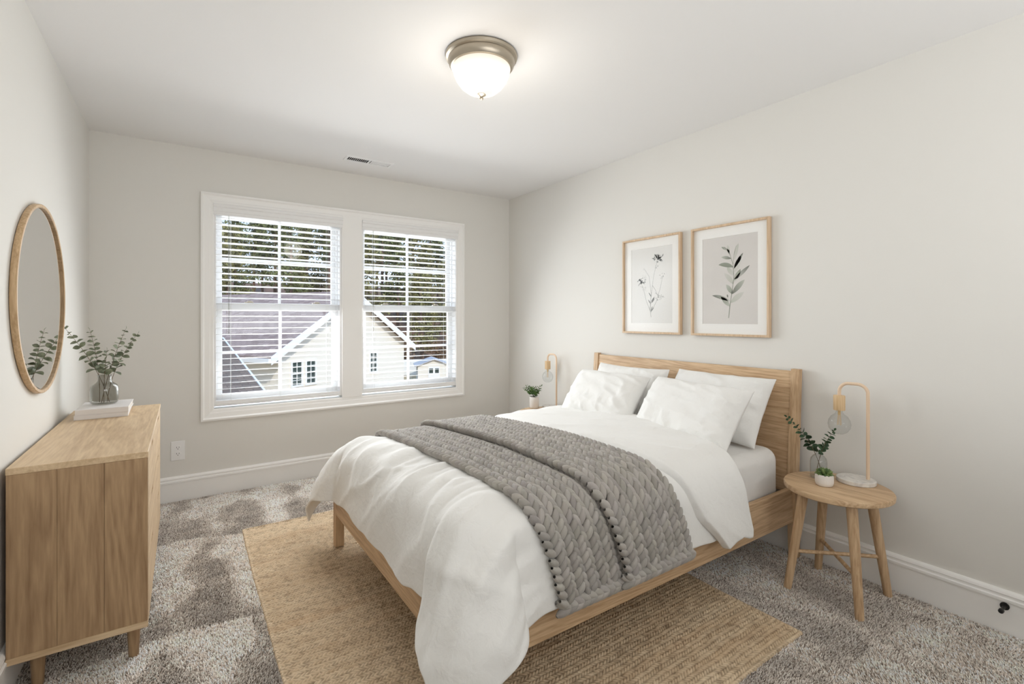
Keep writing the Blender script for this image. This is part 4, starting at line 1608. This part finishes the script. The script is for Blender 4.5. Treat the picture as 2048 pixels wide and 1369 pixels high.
# far table: white cylinder pot with a leafy plant
fx_, fy_ = 2.470, 3.285
pot('plant_pot', (fx_, fy_, TZ), 0.040, 0.098, 'tall white pot beyond the bed beside the far lamp')
root = empty('potted_plant', (fx_, fy_, TZ + 0.088), 'leafy green plant growing in the tall white pot beyond the bed', 'plant')
stem, leaf = MB(), MB()
rr = random.Random(9)
for k in range(13):
    a = 2 * PI * k / 13 + rr.uniform(-.2, .2)
    reach = rr.uniform(0.05, 0.105)
    top = rr.uniform(0.05, 0.115)
    sprig(stem, leaf, (0.006 * math.cos(a), 0.006 * math.sin(a), 0.001), (0.3 * reach * math.cos(a), 0.3 * reach * math.sin(a), top * 0.8), (reach * math.cos(a), reach * math.sin(a), top), 6, 0.028, 30 + k, 0.25, 0.5, 0.0010)
stem.build('stems', M['stem_green'], root, smooth=60)
leaf.build('leaves', M['green'], root, smooth=60)

# ------------------------------------------------------------------ outside
GZ = -3.10


def shingle_mat(name, c1, c2):
    m, n, b = new_mat(name)
    tcn = N(n, 'ShaderNodeTexCoord')
    br = N(n, 'ShaderNodeTexBrick', Scale=1.0)
    br.inputs['Color1'].default_value = c1
    br.inputs['Color2'].default_value = c2
    br.inputs['Mortar'].default_value = tuple(c * 0.55 for c in c1[:3]) + (1,)
    br.inputs['Mortar Size'].default_value = 0.012
    br.inputs['Brick Width'].default_value = 0.32
    br.inputs['Row Height'].default_value = 0.15
    n.links.new(tcn.outputs['UV'], br.inputs['Vector'])
    n.links.new(br.outputs['Color'], b.inputs['Base Color'])
    b.inputs['Roughness'].default_value = 0.95
    return m


def siding_mat(name, col):
    m, n, b = new_mat(name)
    tcn = N(n, 'ShaderNodeTexCoord')
    sx = N(n, 'ShaderNodeSeparateXYZ')
    n.links.new(tcn.outputs['Object'], sx.inputs[0])
    mu = N(n, 'ShaderNodeMath', operation='MULTIPLY')
    mu.inputs[1].default_value = 5.0
    n.links.new(sx.outputs['Z'], mu.inputs[0])
    fr = N(n, 'ShaderNodeMath', operation='FRACT')
    n.links.new(mu.outputs[0], fr.inputs[0])
    bu = N(n, 'ShaderNodeBump', Strength=1.0, Distance=0.03, invert=True)
    n.links.new(fr.outputs[0], bu.inputs['Height'])
    n.links.new(bu.outputs[0], b.inputs['Normal'])
    b.inputs['Base Color'].default_value = col
    b.inputs['Roughness'].default_value = 0.7
    return m


M['siding'] = siding_mat('cream_siding', srgb(232, 222, 206))
M['roof'] = shingle_mat('brown_shingles', srgb(172, 148, 136), srgb(140, 116, 106))
M['roof2'] = shingle_mat('grey_brown_shingles', srgb(140, 116, 98), srgb(112, 94, 80))
M['owhite'] = plain('white_house_trim', srgb(240, 236, 230), 0.6, bump=0.05)
M['opane'] = plain('dark_house_glass', srgb(58, 72, 70), 0.1, bump=0.01)
M['grass'] = plain('straw_ground', srgb(186, 160, 122), 0.95, bump=0.5, bscale=4, var=0.2, vscale=0.6)
M['litter'] = plain('brown_leaf_litter', srgb(120, 88, 66), 0.95, bump=0.8, bscale=6, var=0.3, vscale=0.8)
M['fencewhite'] = plain('white_fence', srgb(236, 232, 224), 0.6, bump=0.05)

struct('ground', MB().box(-60, RY1 + T + 0.05, GZ - 0.2, 90, 120, GZ), M['grass'])


def uv_roof(o, udir, vdir):
    me = o.data
    uv = me.uv_layers.new(name='uv')
    u, v = Vector(udir), Vector(vdir)
    for l in me.loops:
        co = me.vertices[l.vertex_index].co
        uv.data[l.index].uv = (co.dot(u), co.dot(v))


def px_point(u, v, dep):
    a = (u - 1024) / 966.0
    F = Vector((math.sin(YAW), math.cos(YAW), 0))
    R_ = Vector((math.cos(YAW), -math.sin(YAW), 0))
    return F * dep + R_ * (a * dep) + Vector((0, 0, CAM_H + (637 - v) / 966.0 * dep))


# neighbour's house: gable end faces us, ridge runs away to the left
az = YAW + math.atan((1450 - 1024) / 966.0)
fd = Vector((math.sin(az), math.cos(az), 0))           # along the gable wall, to the right
bd = Vector((-math.cos(az), math.sin(az), 0))          # back along the ridge
A0 = px_point(545, 708, 18.0)
GW = 8.3
root = empty('neighbour_house', (A0.x, A0.y, GZ), 'cream sided house with brown shingle roof seen through both windows', 'house')
ha = math.atan2(fd.y, fd.x)
root.rotation_euler = (0, 0, ha)
# local frame: x along gable, y back, z up
ze = A0.z - GZ
zp = ze + 2.45
D_H = 17.0
mb = MB()
mb.prism([(0.25, 0, 0), (GW - 0.25, 0, 0), (GW - 0.25, 0, ze + 0.1), (GW / 2, 0, zp - 0.08), (0.25, 0, ze + 0.1)], (0, D_H, 0))
mb.build('walls', M['siding'], root)
sl = (zp - ze) / (GW / 2)
for sgn in (0, 1):
    def rx(x): return x if sgn == 0 else GW - x
    mb = MB()
    t = 0.10
    poly = [(rx(-0.30), -0.30, ze - 0.30 * sl), (rx(GW / 2), -0.30, zp), (rx(GW / 2), -0.30, zp + t), (rx(-0.30), -0.30, ze - 0.30 * sl + t)]
    mb.prism(poly, (0, D_H + 0.6, 0))
    o = mb.build('roof', M['roof'], root)
    uv_roof(o, (0, 1, 0), (0.86 if sgn == 0 else -0.86, 0, 0.5))
    mb = MB()
    poly = [(rx(-0.32), -0.34, ze - 0.32 * sl - 0.20), (rx(GW / 2), -0.34, zp - 0.20), (rx(GW / 2), -0.34, zp + t), (rx(-0.32), -0.34, ze - 0.32 * sl + t)]
    mb.prism(poly, (0, 0.04, 0))
    mb.build('rake_board', M['owhite'], root)
mb = MB()
mb.box(-0.42, -0.3, ze - 0.30 * sl - 0.14, -0.30, D_H + 0.3, ze - 0.30 * sl + 0.02)
mb.box(-0.30, -0.3, ze - 0.30 * sl - 0.16, 0.25, D_H + 0.3, ze - 0.30 * sl - 0.12)
mb.build('gutter', M['owhite'], root)


def house_window(xc, zc, w, h):
    fr = MB()
    fr.frame((xc - w / 2, 0.0, zc - h / 2), (1, 0, 0), (0, 0, 1), (0, -1, 0), w, h, [(0, 0), (0, 0.05), (0.08, 0.05), (0.08, 0)])
    fr.box(xc - w / 2 + 0.08, -0.045, zc - 0.025, xc + w / 2 - 0.08, -0.01, zc + 0.025)
    for q in (-0.25, 0.25):
        fr.box(xc - w / 2 + 0.08, -0.040, zc + q * h - 0.012, xc + w / 2 - 0.08, -0.012, zc + q * h + 0.012)
    fr.box(xc - 0.012, -0.040, zc - h / 2 + 0.08, xc + 0.012, -0.012, zc + h / 2 - 0.08)
    f = fr.build('window', M['owhite'], root)
    MB().box(xc - w / 2 + 0.06, -0.011, zc - h / 2 + 0.06, xc + w / 2 - 0.06, -0.002, zc + h / 2 - 0.06).build('pane', M['opane'], f)


HW = 0.60
house_window(1.10, 2.17, HW, 1.05)
house_window(1.80, 2.17, HW, 1.05)
house_window(5.62, 2.26, HW, 1.05)

# lower wing with its own shingle roof, nearer, at the left
B0 = px_point(444, 676, 17.5)
B1 = px_point(545, 806, 10.8)
root = empty('garage_wing', (B1.x, B1.y, GZ), 'low garage roof in front of the cream house at bottom left of the window', 'garage')
o0 = Vector((B1.x, B1.y, GZ))
back = (B0 - B1)
left = Vector((-math.cos(0.25), -math.sin(0.25) * 0.3, 0)).normalized() * 9.0
top = MB()
n_ = back.cross(left).normalized()
if n_.z < 0: n_ = -n_
low = B1 - back * 0.45
pts = [low, low + left, B0 + left, B0]
pts = [p - o0 for p in pts]
top.hexa([p - n_ * 0.10 for p in pts] + pts)
o = top.build('roof', M['roof2'], root)
uv_roof(o, left.normalized(), back.normalized())
rk = MB()
e = -left.normalized() * 0.05
e2 = -left.normalized() * 0.005
rk.hexa([low - o0 + e2 - n_ * 0.25, low - o0 + e - n_ * 0.25, B0 - o0 + e - n_ * 0.25, B0 - o0 + e2 - n_ * 0.25,
         low - o0 + e2 + n_ * 0.02, low - o0 + e + n_ * 0.02, B0 - o0 + e + n_ * 0.02, B0 - o0 + e2 + n_ * 0.02])
rk.build('rake_board', M['owhite'], root)
wl = MB()
g0, g1 = low + left * 0.03, B0 + left * 0.03
g2, g3 = B0 + left * 0.97, low + left * 0.97
bot = [Vector((p.x - o0.x, p.y - o0.y, 0)) for p in (g0, g3, g2, g1)]
tp = [p - o0 - n_ * 0.11 for p in (g0, g3, g2, g1)]
wl.hexa(bot + tp)
wl.build('walls', M['siding'], root)

# white fence and shed
F0, F1 = px_point(806, 752, 36.5), px_point(960, 756, 38.0)
root = empty('garden_fence', (F0.x, F0.y, GZ), 'white panel fence across the yard right of the cream house', 'fence')
d = Vector((F1.x - F0.x, F1.y - F0.y, 0))
root.rotation_euler = (0, 0, math.atan2(d.y, d.x))
ln = d.length
hf = 1.22
k = 0
x = 0.0
while x < ln:
    MB().box(x, -0.02, 0.05, x + 2.3, 0.02, hf).build('panel', M['fencewhite'], root)
    MB().box(x - 0.06, -0.06, 0, x + 0.06, 0.06, hf + 0.08).build('post', M['fencewhite'], root)
    x += 2.4
P0 = px_point(868, 756, 33.5)
root = empty('garden_shed', (P0.x, P0.y, GZ), 'small cream shed with gabled roof standing before the white fence', 'shed')
root.rotation_euler = (0, 0, -0.35)
mb = MB()
mb.prism([(-1.1, 0, 0), (1.1, 0, 0), (1.1, 0, 1.05), (0, 0, 1.45), (-1.1, 0, 1.05)], (0, 2.2, 0))
mb.build('walls', M['siding'], root)
for sg in (-1, 1):
    mb = MB()
    mb.prism([(sg * 1.3, -0.15, 1.0), (0, -0.15, 1.48), (0, -0.15, 1.54), (sg * 1.3, -0.15, 1.06)], (0, 2.5, 0))
    mb.build('roof', plain('shed_roof', srgb(190, 184, 182), 0.8, bump=0.1), root)
mb = MB().box(-0.40, -0.03, 0.05, 0.40, 0, 1.0)
dd = mb.build('door', M['owhite'], root)
for sg in (-1, 1):
    MB().box(sg * 0.20 - 0.13, -0.04, 0.55, sg * 0.20 + 0.13, -0.028, 0.88).build('door_window', M['opane'], dd)

# woodland rise behind
mb = MB()
cs = []
mb.prism([(-30, 44, GZ), (-30, 48, GZ + 0.3), (-30, 58, GZ + 3.2), (-30, 75, GZ + 6.5), (-30, 95, GZ + 10.5), (-30, 95, GZ - 0.1), (-30, 44, GZ - 0.1)], (110, 0, 0))
struct('ground_rise', mb, M['litter'], smooth=60)

M['bark'] = plain('pine_bark', srgb(122, 96, 80), 0.95, bump=0.8, bscale=8, var=0.25, vscale=2)
M['pine'] = leaf_mat('pine_needles', srgb(92, 98, 58), srgb(140, 140, 86))
M['pine2'] = leaf_mat('yellow_green_needles', srgb(112, 110, 66), srgb(160, 150, 98))
M['brush'] = leaf_mat('brown_brush', srgb(104, 78, 56), srgb(148, 118, 88))


def cluster_mesh(name, centers, per, spread, size, seed, mat):
    r = np.random.default_rng(seed)
    c = np.repeat(np.array(centers), per, 0)
    n = len(c)
    p = c + r.normal(0, 1, (n, 3)) * np.array(spread)
    d1 = r.normal(0, 1, (n, 3))
    d1 /= np.linalg.norm(d1, axis=1)[:, None]
    d2 = np.cross(d1, r.normal(0, 1, (n, 3)))
    d2 /= np.linalg.norm(d2, axis=1)[:, None] + 1e-9
    s = size * r.uniform(0.6, 1.3, n)[:, None]
    V = np.stack([p - d1 * s, p - d2 * s * 0.35, p + d1 * s, p + d2 * s * 0.35], 1).reshape(-1, 3)
    F = np.arange(n * 4).reshape(n, 4)
    return V, F


def make_tree(seed, h, crown0, rad, mat, per=26):
    r = random.Random(seed)
    root = empty('pine_tree', (0, 0, 0))
    tr = MB()
    lean = (r.uniform(-.3, .3), r.uniform(-.3, .3))
    tr.tube([(lean[0] * t * t, lean[1] * t * t, h * t - 0.3) for t in (0, .25, .5, .75, 1)], [0.20, 0.17, 0.14, 0.09, 0.03], 10)
    cen = []
    nb = int((h - crown0) * 5)
    for k in range(nb):
        z = crown0 + (h - crown0) * (k + r.random()) / nb
        f = 1 - 0.75 * (z - crown0) / (h - crown0)
        a = r.uniform(0, 2 * PI)
        L_ = rad * f * r.uniform(0.45, 1.0)
        b0 = Vector((lean[0] * (z / h) ** 2, lean[1] * (z / h) ** 2, z))
        b1 = b0 + Vector((math.cos(a) * L_, math.sin(a) * L_, L_ * r.uniform(-0.05, 0.35)))
        tr.tube([b0, b1], [0.035, 0.008], 5)
        for t in (0.55, 0.8, 1.0):
            cen.append(tuple(b0.lerp(b1, t)))
    tr.build('trunk', M['bark'], root, smooth=60)
    V, F = cluster_mesh('foliage', cen, per, (0.38, 0.38, 0.20), 0.20, seed, mat)
    np_mesh('foliage', V, F, mat, root, smooth=False)
    return root


def make_bush(seed, mat, h=2.4):
    r = random.Random(seed)
    root = empty('brush_thicket', (0, 0, 0))
    cen = [(r.uniform(-1.1, 1.1), r.uniform(-0.6, 0.6), abs(r.gauss(0.3, 0.5)) * h * 0.8) for k in range(50)]
    st = MB()
    for k in range(22):
        x, y = r.uniform(-1.4, 1.4), r.uniform(-.6, .6)
        st.tube([(x, y, -0.2), (x + r.uniform(-.4, .4), y, h * r.uniform(0.6, 1.3))], [0.03, 0.01], 5)
    st.build('stems', M['bark'], root, smooth=60)
    V, F = cluster_mesh('foliage', cen, 40, (0.3, 0.3, 0.25), 0.13, seed, mat)
    np_mesh('foliage', V, F, mat, root, smooth=False)
    return root


def ground_z(y):
    return float(np.interp(y, [44, 48, 58, 75, 95], [GZ, GZ + 0.3, GZ + 3.2, GZ + 6.5, GZ + 10.5]))


protos = [make_tree(1, 13, 4.0, 2.4, M['pine']), make_tree(2, 11, 2.0, 2.5, M['pine2']), make_tree(3, 17, 7, 2.0, M['pine'], 16), make_tree(4, 8, 1.0, 2.2, M['pine2'])]
used = [False] * 4
spots = []
rr = random.Random(21)
for row, (dist, n) in enumerate(((49.5, 6), (55, 7), (60.5, 7), (66, 8), (71.5, 8), (77, 9))):
    for k in range(n):
        azm = math.radians(-5.5 + 40.0 * (k + 0.5 + (0.25 if row % 2 else -0.2) + rr.uniform(-.08, .08)) / n)
        spots.append((dist * math.sin(azm) + rr.uniform(-.3, .3), dist * math.cos(azm) + rr.uniform(-.4, .4), rr.choice([0, 1, 2, 3]) if row < 2 else rr.choice([0, 1, 2])))
LT = ['tall pine with dark green crown in the woods behind the houses', 'yellow green pine with low branches in the woods behind the houses', 'tallest thin pine with high crown in the woods behind the houses', 'short bushy yellow green pine at the edge of the woods']
GT = ['dark pines in the woods', 'yellow green pines in the woods', 'tall thin pines in the woods', 'short pines at the wood edge']
for x, y, k in spots:
    if used[k]:
        t = copy_tree(protos[k])
    else:
        t = protos[k]
        used[k] = True
    t.location = (x, y, ground_z(y))
    t.rotation_euler = (0, 0, rr.uniform(0, 6.28))
    s = rr.uniform(0.85, 1.12)
    t.scale = (s, s, s)
    tag(t, LT[k], 'tree', GT[k])
bp_ = make_bush(1, M['brush'])
first = True
for k in range(5):
    azm = math.radians(2 + 27 * (k + 0.5) / 5)
    dist = 45.6 + 0.5 * (k % 2)
    t = bp_ if first else copy_tree(bp_)
    first = False
    y = dist * math.cos(azm)
    t.location = (dist * math.sin(azm), y, ground_z(y))
    t.rotation_euler = (0, 0, -azm + rr.uniform(-.15, .15))
    tag(t, 'brown leafless brush thicket at the foot of the pines', 'bush', 'brown brush below the pines')
